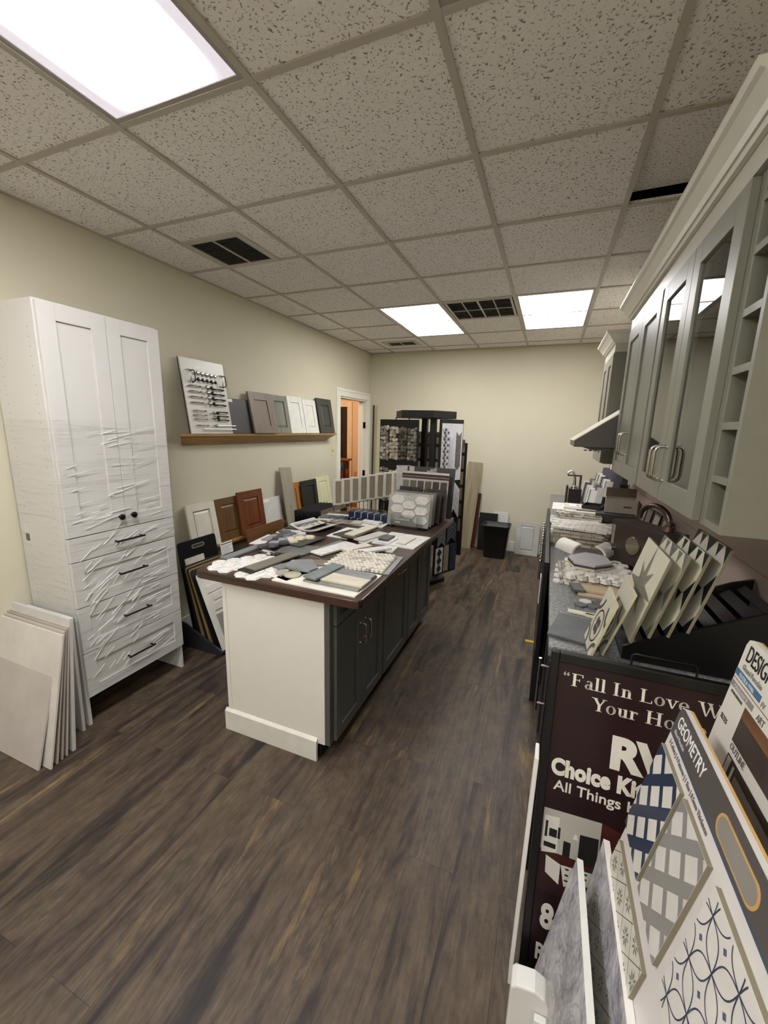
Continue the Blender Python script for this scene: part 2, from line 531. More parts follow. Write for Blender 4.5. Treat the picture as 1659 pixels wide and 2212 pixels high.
# ceiling: fissured tiles (cell holes for lights, vents and the sagging tile), grid bars
holes = {(0,-5),(0,-4),(2,-5),(2,-4),(0,-2),(0,-1),(0,4),(0,5),(2,4),(2,5),(2,-2),(2,-1),(1,4),(3,1)}
def cx0(i): return i*T
g = G()
cols = [(XL, -T)] + [(i*T, (i+1)*T) for i in range(-1, 3)] + [(3*T, XR)]
rows = [(j*T, (j+1)*T) for j in range(-6, 8)]
for i in range(-2, 4):
    for j in range(-6, 8):
        if (i, j) in holes: continue
        xa, xb = max(XL, i*T), min(XR, (i+1)*T)
        ya, yb = max(YF, j*T), min(YB, (j+1)*T)
        if xb-xa < .01 or yb-ya < .01: continue
        g.box(xa, ya, ZC, xb, yb, ZC+.016)
struct('ceiling', g, CEIL, label='suspended ceiling of fissured off-white tiles', cat='ceiling')
# dark plenum above the tiles
struct('ceiling_plenum', G().box(XL, YF, ZC+.28, XR, YB, ZC+.30), BLACKM, label='dark void above the ceiling tiles', cat='ceiling')
g = G()
for i in range(-1, 4):
    g.box(i*T-.012, YF, ZC-.007, i*T+.012, YB, ZC-.0005); g.box(i*T-.003, YF, ZC, i*T+.003, YB, ZC+.035)
for j in range(-5, 8):
    g.box(XL, j*T-.012, ZC-.006, XR, j*T+.012, ZC-.001)
g.box(XL, YF, ZC-.007, XL+.02, YB, ZC); g.box(XL, YB-.02, ZC-.007, XR, YB, ZC)
struct('trim_1', g, mat('#b9b2a6', 0.5, var=.02), label='painted metal grid of the suspended ceiling', cat='ceiling grid')
# the one tile that sits crooked in its frame
g = G().box(-T/2+.02, -T/2+.006, 0, T/2-.02, T/2-.006, .016)
o = obj('ceiling_tile', g, CEIL, loc=(3.43*T, 1.5*T-.01, ZC+.028), rot=(R(4.2), R(-1.0), 0))
tag(o, 'ceiling tile tipped out of its frame above the glass cabinets', 'ceiling tile')

def ceiling_light(label, c0, r0, lm, loc_group='recessed ceiling lights'):
    x, y = (c0+.5)*T, (r0+1)*T
    t = thing('ceiling_light', label, 'ceiling light', (x, y, ZC), group=loc_group)
    hw, hl = T/2, T
    g = G()
    fw = .018
    for (a, b_, c, d) in ((-hw+.012, -hl+.012, -hw+.012+fw, hl-.012), (hw-.012-fw, -hl+.012, hw-.012, hl-.012), (-hw+.03, -hl+.012, hw-.03, -hl+.012+fw), (-hw+.03, hl-.012-fw, hw-.03, hl-.012)):
        g.box(a, b_, -.004, c, d, .012)
    g.box(-hw+.012, -hl+.012, .012, hw-.012, hl-.012, .10)
    obj('housing', g, mat('#a29c93', .4, var=.02), t)
    o = obj('diffuser', G().box(-hw+.03, -hl+.03, -.001, hw-.03, hl-.03, .004), lm, t)
    return t
ceiling_light('lit ceiling light panel at the upper left, above the tall white cabinet', 0, -2, lamp_mat('lens_near', NEAR_LIGHT*1.7, NEAR_LIGHT*.024, cold=(0.93, 0.86, 1, 1)))
ceiling_light('lit far ceiling light panel left of the big return grille', 0, 4, lamp_mat('lens_far_left', FAR_LIGHT, FAR_LIGHT*.55, cold=(1, 1, .98, 1)))
ceiling_light('lit far ceiling light panel right of the big return grille', 2, 4, lamp_mat('lens_far_right', FAR_LIGHT, FAR_LIGHT*.35, cold=(.97, .93, 1, 1)))
for c0, side in ((0, 'left'), (2, 'right')):  # added panels out of view, filling the front faces with light
    ceiling_light('added unseen fill light panel behind the photographer, %s one' % side, c0, -5, lamp_mat('lens_fill_' + side, BACK_FILL, BACK_FILL*.4))
ceiling_light('unlit ceiling light panel cut off by the top edge of the photo', 2, -2, mat('#b9c4cc', .25, var=.02))

def vent(name, label, x0, y0, x1, y1, fr, halves, slat_dir='x', cells=None):
    t = thing(name, label, 'vent', ((x0+x1)/2, (y0+y1)/2, ZC))
    hx, hy = (x1-x0)/2, (y1-y0)/2
    g = G()
    g.box(-hx, -hy, -.008, -hx+fr, hy, 0); g.box(hx-fr, -hy, -.008, hx, hy, 0)
    g.box(-hx+fr, -hy, -.008, hx-fr, -hy+fr, 0); g.box(-hx+fr, hy-fr, -.008, hx-fr, hy, 0)
    g.box(-.008, -hy+fr, -.008, .008, hy-fr, 0)
    if cells:
        for k in range(1, cells[1]): 
            yy = -hy+fr+(2*hy-2*fr)*k/cells[1]; g.box(-hx+fr, yy-.005, -.007, hx-fr, yy+.005, 0)
        for k in range(1, cells[0]):
            if k*2 == cells[0]: continue
            xx = -hx+fr+(2*hx-2*fr)*k/cells[0]; g.box(xx-.005, -hy+fr, -.007, xx+.005, hy-fr, 0)
    obj('frame', g, mat('#bdb7ab', .45, var=.02), t, bev=.002)
    g = G().box(-hx+fr*.6, -hy+fr*.6, .012 if cells else -.002, hx-fr*.6, hy-fr*.6, .02 if cells else -.001)
    obj('backing', g, mat('#232321', .8), t)
    g = G()
    n = 16
    for k in range(n):
        yy = -hy+fr+(2*hy-2*fr)*(k+.5)/n
        M = Matrix.Translation((0, yy, -.003)) @ Matrix.Rotation(R(35), 4, 'X')
        g.box(-hx+fr, -.0055, -.0008, hx-fr, .0055, .0008, 0, M)
    obj('louver', g, mat('#4a4945', .5) if not cells else mat('#6a6862', .5), t)
    return t
vent('ceiling_vent', 'square supply vent with two dark louvered halves near the left wall', -.61, .81, -.165, 1.235, .045, 2)
vent('ceiling_vent', 'small supply vent by the far left corner of the ceiling', -.52, 3.83, -.06, 4.12, .06, 2)
vent('return_grille', 'large return air grille with eight cells between the far lights', T+.02, 4*T+.02, 2*T-.02, 5*T-.02, .02, 2, cells=(4, 2))

# ------------------------------------------------------------------ doorway and the room beyond
g = G()
for ya, yb in ((DY0-.10, DY0), (DY1, DY1+.10)):
    g.box(XL, ya, 0, XL+.016, yb, DZ+.0); g.box(XL+.016, ya+.012, 0, XL+.022, ya+.03, DZ); g.box(XL+.016, yb-.03, 0, XL+.022, yb-.012, DZ)
g.box(XL, DY0-.10, DZ, XL+.016, DY1+.10, DZ+.10); g.box(XL+.016, DY0-.09, DZ+.07, XL+.022, DY1+.09, DZ+.09)
g.box(XL-.13, DY0, 0, XL, DY0+.02, DZ); g.box(XL-.13, DY1-.02, 0, XL, DY1, DZ); g.box(XL-.13, DY0+.02, DZ-.02, XL, DY1-.02, DZ)
g.box(XL-.075, DY1-.035, 0, XL-.045, DY1-.02, DZ-.02); g.box(XL-.075, DY0+.02, 0, XL-.045, DY0+.035, DZ-.02)
door = struct('door_1', g, TRIM, bev=.002, label='white cased doorway beside the far left corner', cat='doorway')
for zz in (1.70, .98, .25):
    h = G()
    for s in (-1, 1):
        h.box(XL-.042, DY1-.024, zz-.045, XL-.006, DY1-.0205, zz+.045)
    h.cyl((XL-.004, DY1-.026, zz-.045), (XL-.004, DY1-.026, zz+.045), .006)
    obj('hinge', h, mat('#a87c3c', .3, .9), door)
PEACH = mat('#e2c3a4', .8, var=.03, scale=2)
struct('wall_beyond_back', G().box(-3.4, 5.6, 0, XL-.13, 5.72, 2.74), PEACH, label='peach wall of the room seen through the doorway', cat='wall')
struct('wall_beyond_left', G().box(-3.5, 2.2, 0, -3.4, 5.72, 2.74), PEACH, label='left wall of the room beyond the doorway', cat='wall')
struct('wall_beyond_near', G().box(-3.4, 2.1, 0, XL-.13, 2.2, 2.74), PEACH, label='near wall of the room beyond the doorway', cat='wall')
struct('wall_beyond_right', G().box(XL-.13, YB+.13, 0, XL-.05, 5.72, 2.74), PEACH, label='right wall of the room beyond the doorway', cat='wall')
struct('ceiling_beyond', G().box(-3.5, 2.1, 2.74, XL-.13, 5.72, 2.84), mat('#d8d0c0', .9), label='ceiling of the room beyond the doorway', cat='ceiling')
t = thing('ceiling_lamp', 'round ceiling lamp in the room beyond the doorway', 'ceiling lamp', (-2.0, 4.1, 2.74))
obj('lamp_base', G().cyl((0, 0, 0), (0, 0, -.03), .15, n=24), TRIM, t)
obj('lamp_globe', G().lathe([(.14, -.03), (.135, -.06), (.10, -.09), (.05, -.105), (.005, -.11)], n=24), emit_plain('#ffe0bd', ROOM_LIGHT), t)
# dark panelled door on the far side of that room
g = G()
g.box(-1.895, 5.575, 0, -1.80, 5.6, 2.03); g.box(-2.85, 5.575, 0, -2.755, 5.6, 2.03); g.box(-2.85, 5.575, 2.03, -1.80, 5.6, 2.12)
d2 = struct('door_2', g, mat('#e7d3bb', .4), bev=.002, label='dark brown panelled door with white casing seen through the doorway', cat='door')
g = G().box(-2.755, 5.58, .01, -1.895, 5.595, 2.03)
for (za, zb) in ((.2, .85), (.98, 1.42), (1.55, 1.9)):
    for xa, xb in ((-2.655, -2.375), (-2.275, -1.995)):
        g.box(xa, 5.572, za, xb, 5.58, zb); g.box(xa+.03, 5.566, za+.03, xb-.03, 5.572, zb-.03)
obj('door_leaf', g, mat('#2c1c16', .35), d2, bev=.003)

def outlet(label, loc, rot, kind):
    t = thing('light_switch' if kind == 'switch' else 'power_outlet', label, kind, loc, rot)
    obj('cover_plate', G().box(-.037, -.005, -.06, .037, 0, .06), mat('#d9cf9f' if kind == 'switch' else '#d8d0b8', .4), t, bev=.002)
    if kind == 'switch':
        g = G().box(-.006, -.014, -.004, .006, -.005, .014); g.box(-.010, -.0065, -.02, .010, -.005, .02)
        obj('toggle', g, mat('#b3a878', .4), t)
    else:
        for s in (-.024, .024):
            g = G().lathe([(.016, 0), (.016, .002)], n=16)
            obj('socket', g, mat('#b9b19a', .4), t, loc=(0, -.005, s), rot=(R(90), 0, 0))
    return t
outlet('almond light switch on the left wall beside the doorway', (XL, 3.385, 1.36), (0, 0, R(90)), 'switch')
outlet('almond power outlet low on the far wall behind the leaning plank', (.755, YB, .40), (0, 0, 0), 'outlet')
outlet('power outlet on the peach wall seen through the doorway', (-1.60, 5.6, 1.33), (0, 0, 0), 'outlet')

# things in the room beyond
t = thing('clamp_rack', 'wooden clamp rack board seen through the doorway', 'rack', (-1.72, 5.05, 0))
g = G().box(-.26, -.03, 1.10, .14, .10, 1.13); obj('top_board', g, wood('#7d4a2a', '#9c6238', 'x'), t)
g = G().box(-.2, .06, 0, -.15, .1, 1.10); g.box(.04, .06, 0, .09, .1, 1.10); obj('post', g, wood('#7d4a2a', '#9c6238', 'z'), t)
for k in range(5):
    t = thing('bar_clamp', 'bar clamp with blue jaw hanging in the room beyond the doorway', 'clamp', (-1.90+.052*k, 5.0, 0), group='bar clamps in the room beyond')
    obj('bar', G().box(-.008, -.006, .25, .008, .006, 1.08), mat('#b1503c', .4, var=.15), t)
    g = G().box(-.022, -.03, .94, .022, .012, 1.04); g.box(-.014, -.06, .96, .014, -.03, 1.0)
    obj('jaw', g, mat('#2c5799', .4), t, bev=.004)
g = G().box(0, 0, 0, .45, .35, .80)
tag(obj('wooden_crate', g, wood('#9b5a2c', '#b06d38', 'x'), loc=(-1.565, 5.15, 0), bev=.004), 'brown wooden box standing in the room beyond the doorway', 'crate')
g = G().prism([(0, 0), (.26, 0), (.26, .12), (.02, .10)], 0, .2, 'y')
tag(obj('wood_offcut', g, wood('#c98f4c', '#dda865', 'x'), loc=(-1.55, 5.16, .80)), 'orange wood offcut lying on the brown box beyond the doorway', 'wood block')
g = G().box(-.05, -.01, 0, .05, .01, .55)
tag(obj('timber_board', g, wood('#b06f48', '#c98a5e', 'z'), loc=(-1.42, 5.40, .80), rot=(R(-12), R(10), 0)), 'board leaning on the peach wall beyond the doorway', 'board')

# slim rods in the far left corner
for k, (x, m_, lb) in enumerate(((-.915, mat('#2f2a20', .4), 'dark slim rod standing in the far left corner by the doorway'), (-.865, mat('#b9b18f', .4), 'pale slim strip standing right of the dark rod in the far left corner'))):
    tag(obj('trim_strip', G().box(-.010, -.006, 0, .010, .006, 2.0), m_, loc=(x, YB-.05, 0), rot=(R(-1.2), 0, 0)), lb, 'strip')

# ================================================================== TALL WHITE CABINET
CW = .635
t = thing('tall_cabinet', 'tall white pantry cabinet wrapped in clear film with four drawers', 'cabinet', (-.592, .283, 0), (0, 0, R(90)))
# local x -> world +y, local -y -> world +x ; width centred
g = G()
hw = CW/2
D = .375
g.box(-hw, .02, 0, -hw+.018, D, 2.20); g.box(hw-.018, .02, 0, hw, D, 2.20)
g.box(-hw+.018, .02, 2.182, hw-.018, D, 2.20); g.box(-hw+.018, .02, .165, hw-.018, D, .183); g.box(-hw+.018, D-.008, .183, hw-.018, D, 2.182)
for k in range(40):   # shelf-pin holes down the near side
    zz = .40+.043*k
    if zz < 2.15:
        for yy in (.07, .31):
            g.cyl((-hw-.0004, yy, zz), (-hw+.001, yy, zz), .0028, n=8, m=1)
obj('carcass', g, [WHITE, mat('#8d8a86', .6)], t, bev=.0015)
g = G().box(-hw-.0006, .30, 1.02, -hw, .345, 1.12); g2 = 0
lab = obj('shipping_label', g, mat('#dedbd2', .6), t)
gg = G()
for k in range(7): gg.box(-hw-.001, .335-.005*k-.002*(k % 2), 1.03, -hw-.0006, .3375-.005*k, 1.07)
obj('barcode', gg, BLACK, lab)
for s in (-1, 1):
    g = G()
    x0, x1 = (-hw+.006, -.0015) if s < 0 else (.0015, hw-.006)
    shaker(g, x0, 1.075, x1, 2.19, .02, .075, .009, y=.018)
    d = obj('door', g, WHITE, t, bev=.0015)
    k = G().cyl((s*.036, 0, 1.14), (s*.036, -.018, 1.14), .007, n=12)
    k.lathe([(.008, 0), (.016, .004), (.0175, .012), (.013, .017), (.002, .018)], n=16, M=Matrix.Translation((s*.036, -.016, 1.14)) @ Matrix.Rotation(R(90), 4, 'X'))
    obj('knob', k, DARKMETAL, d)
for i, (za, zb) in enumerate(((.946, 1.070), (.696, .941), (.436, .691), (.176, .431))):
    g = G()
    if i == 0: g.box(-hw+.006, -.002, za, hw-.006, .018, zb)
    else: shaker(g, -hw+.006, za, hw-.006, zb, .02, .06, .008, y=.018)
    d = obj('drawer', g, WHITE, t, bev=.0015)
    zc = (za+zb)/2
    k = G().tube([(-.085, -.030, zc), (.085, -.030, zc)], .0055, 10)
    for s in (-1, 1): k.cyl((s*.075, -.002, zc), (s*.075, -.030, zc), .0048, n=10)
    obj('handle', k, DARKMETAL, d)
# stretch film round the lower two thirds
g = G()
zs = [.19+.0545*i for i in range(28)]
ring = [(-hw-.003, D), (-hw-.004, .2), (-hw-.003, .018), (-hw+.004, -.0045)] + [(-hw+.02+(2*hw-.04)*i/8, -.0045) for i in range(9)] + [(hw-.004, -.0045), (hw+.003, .018), (hw+.003, D)]
v = []
for i, z in enumerate(zs):
    for j, (x, y) in enumerate(ring):
        jit = 0 if j in (0, len(ring)-1) else random.uniform(-.0012, .0012)
        v.append((x, y+jit, z))
n = len(ring)
g.add(v, [(a*n+b, a*n+b+1, (a+1)*n+b+1, (a+1)*n+b) for a in range(len(zs)-1) for b in range(n-1)], 0, True)
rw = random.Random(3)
for k in range(150):  # film wrinkles as plain white strips, their bright highlights painted in
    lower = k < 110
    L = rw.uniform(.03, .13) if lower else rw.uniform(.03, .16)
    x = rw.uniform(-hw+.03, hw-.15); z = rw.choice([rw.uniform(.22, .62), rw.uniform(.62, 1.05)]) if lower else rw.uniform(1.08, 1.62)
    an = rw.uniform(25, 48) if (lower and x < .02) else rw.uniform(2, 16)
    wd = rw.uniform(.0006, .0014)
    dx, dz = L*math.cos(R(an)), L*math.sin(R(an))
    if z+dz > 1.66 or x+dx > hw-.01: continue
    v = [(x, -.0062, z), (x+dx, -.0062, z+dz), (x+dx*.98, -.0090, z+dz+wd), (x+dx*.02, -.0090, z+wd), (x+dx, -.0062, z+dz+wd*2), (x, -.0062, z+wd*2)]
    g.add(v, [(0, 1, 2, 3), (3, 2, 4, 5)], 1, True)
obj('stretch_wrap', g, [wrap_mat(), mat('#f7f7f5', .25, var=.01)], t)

# ------------------------------------------------------------------ big tiles leaning against the tall cabinet
def leaning_slab(label, xr, y0, z1, width, thick, m, tilt_deg, group='large floor tiles leaning by the tall cabinet', z0=0.0, rz=0):
    h = (z1-z0)/math.cos(R(tilt_deg))
    g = G().box(-width, -thick, 0, 0, 0, h)
    return tag(obj('floor_tile', g, m, loc=(xr, y0, z0), rot=(-R(tilt_deg), 0, R(rz)), bev=.0015), label, 'tile', group)
GREYST = stone('#b3aba4', '#c4bdb6', 4.0, .55)
leaning_slab('large warm grey stone-look tile, frontmost of the leaning tiles', -.525, -.322, .525, .60, .010, GREYST, 15)
leaning_slab('large white marbled tile right behind the grey stone-look tile', -.478, -.294, .645, .80, .010, stone('#c9c2ba', '#ddd8d1', 3.0, .4), 11.5)
leaning_slab('thin tan-edged tile, third of the leaning tiles', -.490, -.262, .655, .80, .008, stone('#b7aca0', '#c2b8ad', 5), 9.8)
leaning_slab('thin tan-edged tile, fourth of the leaning tiles', -.495, -.236, .660, .80, .008, stone('#a89d92', '#b3a89d', 5), 8.6)
leaning_slab('thin tan-edged tile, fifth of the leaning tiles', -.500, -.212, .665, .80, .008, stone('#b9afa5', '#c4bbb1', 5), 7.6)
leaning_slab('glossy pale grey panel, right behind the tan-edged tiles', -.503, -.172, .70, .90, .016, mat('#c9c7c5', .25), 5.5)
leaning_slab('white shelf panel leaning flat on the side of the tall cabinet', -.60, -.062, .66, .38, .016, WHITE, 1.2)

# ================================================================== LEFT WALL SHELF AND SAMPLES
def crown_shelf(label, y0, y1, ztop):
    t = thing('wall_shelf', label, 'shelf', (XL, 0, ztop))
    prof = [(0, -.085), (.022, -.085), (.026, -.07), (.040, -.062), (.060, -.045), (.085, -.030), (.090, -.024), (.112, -.018), (.114, 0), (0, 0)]
    ins = lambda d: (.114-d)
    v = []; n = len(prof)
    for e, s in ((y0, 1), (y1, -1)):
        for (d, z) in prof: v.append((d, e + s*(.114-d)*.9, z))
    fs = [(i, (i+1) % n, n+(i+1) % n, n+i) for i in range(n)] + [list(range(n))[::-1], list(range(n, 2*n))]
    g = G().add(v, [f[::-1] for f in fs])
    obj('crown_ledge', g, OAK, t)
    return t
crown_shelf('oak crown moulding shelf on the left wall holding door samples', .95, 3.30, 1.585)
crown_shelf('lower oak ledge on the left wall behind the island', .92, 3.30, .675)

def sample_door(label, y0, y1, z0, ztop, m, raised=False, rail=.055, line=None, x=-.905, tl=9.5, slab=False, group='cabinet door samples on the wall shelf', m2=None, cat='cabinet door'):
    wd, h = y1-y0, (ztop-z0)/math.cos(R(tl))
    t = thing('cabinet_door_sample', label, cat, (x, (y0+y1)/2, z0), tilt(90, tl), group)
    mats = [m, line] if line else [m]
    L = 1 if line else None
    if slab:
        obj('panel', G().box(-wd/2, -.012, 0, wd/2, 0, h), m, t, bev=.002)
    else:
        obj('frame', shaker(G(), -wd/2, 0, wd/2, h, .02, rail, .009, 0, raised, line=L, panel=False), mats, t, bev=.002)
        obj('center_panel', shaker(G(), -wd/2, 0, wd/2, h, .02, rail, .009, 0, raised, frame=False), m2 or m, t)
    return t
Z1 = 1.585
k = sample_door('flat charcoal door sample with a small white sticker at its corner', 1.50, 1.80, Z1, 1.876, mat('#383735', .5), slab=True)
obj('sticker', G().box(-.148, -.0128, .265, -.085, -.012, .29), PAPER, k)
sample_door('taupe door sample with a flat panel on the shelf', 1.755, 2.075, Z1, 1.952, mat('#796b5d', .45), False, .07, x=-.875, tl=12)
sample_door('weathered grey glazed door sample with raised panel on the shelf', 2.080, 2.352, Z1, 1.952, wood('#6f6f64', '#8d8c7f', 'z', 8), True, .058, line=mat('#3e3d36', .5))
sample_door('white shaker door sample with recessed panel on the shelf', 2.358, 2.632, Z1, 1.962, mat('#e4e3dc', .4), False, .062)
sample_door('white door sample with raised panel on the shelf', 2.640, 2.905, Z1, 1.948, mat('#e2e0d8', .4), True, .06)
sample_door('dark charcoal door sample with raised panel at the right end of the shelf', 2.945, 3.28, Z1, 1.985, mat('#3e3e38', .45), True, .075)
Z2 = .675
sample_door('antique white door sample with dark glazed lines, leftmost on the lower ledge', 1.01, 1.298, Z2, 1.036, mat('#dcd7c8', .45), True, .062, line=mat('#4a443c', .5), group='cabinet door samples on the lower ledge')
sample_door('olive brown stained door sample on the lower ledge', 1.305, 1.60, Z2, 1.036, wood('#5b3f20', '#6f4f2b', 'z', 7), True, .06, x=-.922, tl=8, group='cabinet door samples on the lower ledge')
sample_door('red cherry door sample with raised panel on the lower ledge', 1.552, 1.885, Z2, 1.066, wood('#5c2c14', '#77401f', 'z', 7), True, .068, group='cabinet door samples on the lower ledge', x=-.893, tl=7.5)
k = sample_door('flat white door sample with a small label on the lower ledge', 1.905, 2.19, Z2, .952, mat('#d5d3cb', .5), slab=True, group='cabinet door samples on the lower ledge')
obj('sticker', G().box(-.13, -.0128, .245, -.04, -.012, .27), PAPER, k)
sample_door('honey oak shaker door sample on the lower ledge', 2.275, 2.56, Z2, 1.05, wood('#a8672a', '#c07f3a', 'z', 6), False, .065, x=-.922, tl=8, group='cabinet door samples on the lower ledge')
sample_door('black door sample beside the honey oak one on the lower ledge', 2.552, 2.88, Z2, 1.056, mat('#1d1b19', .5), False, .065, group='cabinet door samples on the lower ledge', x=-.893, tl=7.5)
sample_door('cream door sample with raised panel at the right end of the lower ledge', 2.90, 3.22, Z2, 1.064, mat('#e2dfb9', .5), True, .062, group='cabinet door samples on the lower ledge')

# hardware display board on the shelf
t = thing('hardware_display_board', 'white display board full of cabinet knobs and pulls', 'display board', (-.882, 1.265, Z1), tilt(90, 8.0))
W_, H_ = .43, .556
obj('board', G().box(-W_/2, -.014, 0, W_/2, -.004, H_), mat('#d8d4ca', .3, var=.01), t)
obj('backing', G().box(-W_/2-.001, -.004, -.0, W_/2, .004, H_), BLACK, t)
lettering('lettering', '-EMN KIT', .024, mat('#fbfbf8', .2), t, (-.085, -.0145, .487), gap=1.15)
BLK = mat('#151413', .3, .5); SIL = mat('#a9a59e', .2, 1.0)
def bail(x, z, m):
    g = G(); pull(g, (x, -.014, z), (0, 0, 1), .085, (0, -1, 0), .004); obj('pull', g, m, t)
for x, m_ in ((-.165, SIL), (-.125, BLK), (.150, SIL), (.185, BLK)): bail(x, .425 if x < 0 else .415, m_)
def knob(x, z, m, r=.012):
    g = G().lathe([(.005, 0), (.005, .012), (r, .018), (r*1.05, .024), (r*.5, .029)], n=12, M=Matrix.Translation((x, -.014, z)) @ Matrix.Rotation(R(90), 4, 'X'))
    obj('knob', g, m, t)
for k in range(5):
    knob(-.085+.043*k, .452-.002*k, SIL); knob(-.085+.043*k, .405-.002*k, BLK)
def barpull(x, z, L, m, r=.004, sag=.010):
    g = G().tube([(x-L/2, -.014, z), (x-L/2, -.030, z), (x-L/4, -.034-sag*.3, z), (x, -.034-sag*.5, z), (x+L/4, -.034-sag*.3, z), (x+L/2, -.030, z), (x+L/2, -.014, z)], [r*1.6, r*1.6, r, r*1.4, r, r*1.6, r*1.6], 8)
    obj('pull', g, m, t)
for k, z in enumerate((.352, .312, .272, .230)):
    barpull(-.120, z, .10, SIL); knob(-.012, z, SIL, .014); knob(.035, z-.002, BLK, .014); barpull(.115, z-.008, .10, BLK)
for k, z in enumerate((.170, .138, .108)):
    barpull(-.110, z, .11, SIL, .0035); barpull(.120, z-.004, .105, BLK, .0035)
knob(.015, .158, SIL); knob(.055, .158, BLK); knob(.015, .120, SIL, .013); knob(.055, .120, BLK, .013)
barpull(-.105, .060, .10, SIL, .0035); knob(.02, .060, SIL, .010)
for (xa, xb, z) in ((.045, .235, .060), (-.115, .235, .032)):
    g = G().tube([(xa, -.034, z), (xb, -.034, z)], .0045, 8)
    for x in (xa+.02, xb-.03): g.cyl((x, -.014, z), (x, -.034, z), .003, n=8)
    obj('pull', g, mat('#dedddb', .2, 1.0), t)
g = G()
for z in (.378, .198, .088): g.box(-.08, -.0146, z, .09, -.014, z+.0012)
obj('caption', g, mat('#a29d92', .5), t)

# plank leaning in front of the lower ledge
tag(obj('floor_plank', G().box(-.095, -.012, 0, .095, 0, 1.262), wood('#8c8574', '#a59e8c', 'z', 5), loc=(-.70, 2.215, 0), rot=(-R(11.5), R(4.0), R(90)), bev=.002), 'tall grey wood-look plank leaning on the left wall', 'plank')
tag(obj('wood_board', G().box(-.27, -.016, 0, .27, 0, .752), wood('#5f3f20', '#734f2c', 'x', 6), loc=(-.70, 1.80, 0), rot=(-R(10.5), 0, R(90)), bev=.002), 'flat brown stained panel standing low in front of the cherry door sample', 'panel')

# row of black display boards standing in front of the plank
for k in range(9):
    fin = k == 8
    g = G().box(0, -.006, 0, .50, 0, .885)
    mm = BLACKM if not fin else [mat('#7a6a55', .6)]
    tag(obj('display_board', g, mm, loc=(-.53+.030*k, 1.90+.010*k, 0), rot=(-R(2.5), 0, R(90)), bev=.003),
        ('tan faced sample board at the front of the black board row by the plank' if fin else 'thin black sample board in the row between plank and island'), 'sample board', None if fin else 'black sample boards behind the island')

# ------------------------------------------------------------------ black stand with display boards by the tall cabinet
t = thing('board_stand', 'black floor stand holding leaning display boards beside the tall cabinet', 'stand', (0, 0, 0))
for y in (.800, 1.20):
    obj('side_plate', G().prism([(-.93, 0), (-.465, 0), (-.45, .035), (-.80, .190), (-.93, .205)], y, y+.014, 'y'), mat('#26282c', .5), t, bev=.003)
obj('base_plate', G().box(-.93, .815, .008, -.465, 1.20, .018), BLACKM, t)
AZ = 90
def stand_board(label, x, z0, ztop, y0, y1, m, tl, th=.006, build=None):
    h = (ztop-z0)/math.cos(R(tl))
    t = thing('display_board', label, 'display board', (x, y0, z0), tilt(90, tl), 'display boards in the black floor stand')
    wd = y1-y0
    r = .02
    poly = [(0, 0), (wd, 0), (wd, h-r), (wd-r*.3, h-r*.3), (wd-r, h), (r, h), (r*.3, h-r*.3), (0, h-r)]
    obj('board', G().prism(poly, 0, -th, 'y'), m, t, bev=.001)
    if build: build(t, wd, h, th)
    return t
def back_black(t, wd, h, th):
    g = G()
    pts = [(wd*.5-.045+.09*i/1, h-.055) for i in range(2)]
    ringp = [(wd*.5+.045*math.copysign(1, math.cos(a))*1+.016*math.cos(a)-.0, h-.055+.016*math.sin(a)) for a in [2*PI*i/20+.01 for i in range(20)]]
    g.prism(ringp, -th-.0008, -th, 'y', 0)
    inn = [(wd*.5+.043*math.copysign(1, math.cos(a))+.010*math.cos(a), h-.055+.010*math.sin(a)) for a in [2*PI*i/20+.01 for i in range(20)]]
    g.prism(inn, -th-.0012, -th-.0006, 'y', 1)
    obj('hand_slot', g, [mat('#8a8a86', .4), mat('#3a2a1c', .6)], t)
    g = G()
    for (xa, xb, zz) in ((.04, .22, .13), (.04, .235, .20), (.235, .40, .20), (.05, .235, .27), (.24, .40, .27)):
        g.box(xa, -th-.008, h-zz-.06, xb-.003, -th, h-zz+.0)
    obj('tile_strip', g, mat('#d9d4ca', .35), t)
    g = G().box(.40, -th-.001, h-.20, .535, -th, h-.10)
    for k in range(6): g.box(.405, -th-.0016, h-.135-.011*k, .53-.02*(k % 3), -th-.001, h-.137-.011*k, 1)
    g.box(.405, -th-.0016, h-.118, .53, -th-.001, h-.110, 1)
    obj('info_card', g, [PAPER, mat('#55534e', .6)], t)
stand_board('black display board with hand slot and white tile strips, rearmost in the stand', -.735, .022, .795, .825, 1.195, mat('#0f0f0f', .4), 9, build=back_black)
cols_ = [('#171514', 'black board, second from the back in the floor stand'), ('#8c7447', 'tan kraft board, third from the back in the floor stand'), ('#1a1816', 'black board, fourth from the back in the floor stand'), ('#93794c', 'tan kraft board, fifth from the back in the floor stand'), ('#141312', 'black board with chrome dots, second from the front in the floor stand')]
for k, (cc, lb) in enumerate(cols_):
    stand_board(lb, -.690+.034*k, .022, .625-.006*k, .830, 1.185, mat(cc, .5), 11.5+1.8*k, th=.008)
def front_white(t, wd, h, th):
    g = G()
    for i, (xa, zz) in enumerate(((.045, .16), (.075, .225), (.055, .30))):
        g.box(xa, -th-.007, h-zz, xa+.20, -th, h-zz+.052); g.box(xa+.205, -th-.007, h-zz, xa+.36, -th, h-zz+.052)
    obj('tile_strip', g, mat('#dcd7ce', .3), t, bev=.001)
    g = G().box(.05, -th-.007, h-.42, .36, -th, h-.33); g.box(.05, -th-.007, h-.52, .36, -th, h-.425); g.box(.05, -th-.007, .04, .36, -th, h-.525)
    obj('tile_block', g, stone('#8d8a80', '#9b978d', 10), t, bev=.001)
stand_board('white display board with pale tile strips at the front of the floor stand', -.485, .022, .575, .832, 1.185, mat('#e0dcd2', .4), 21.5, th=.008, build=front_white)

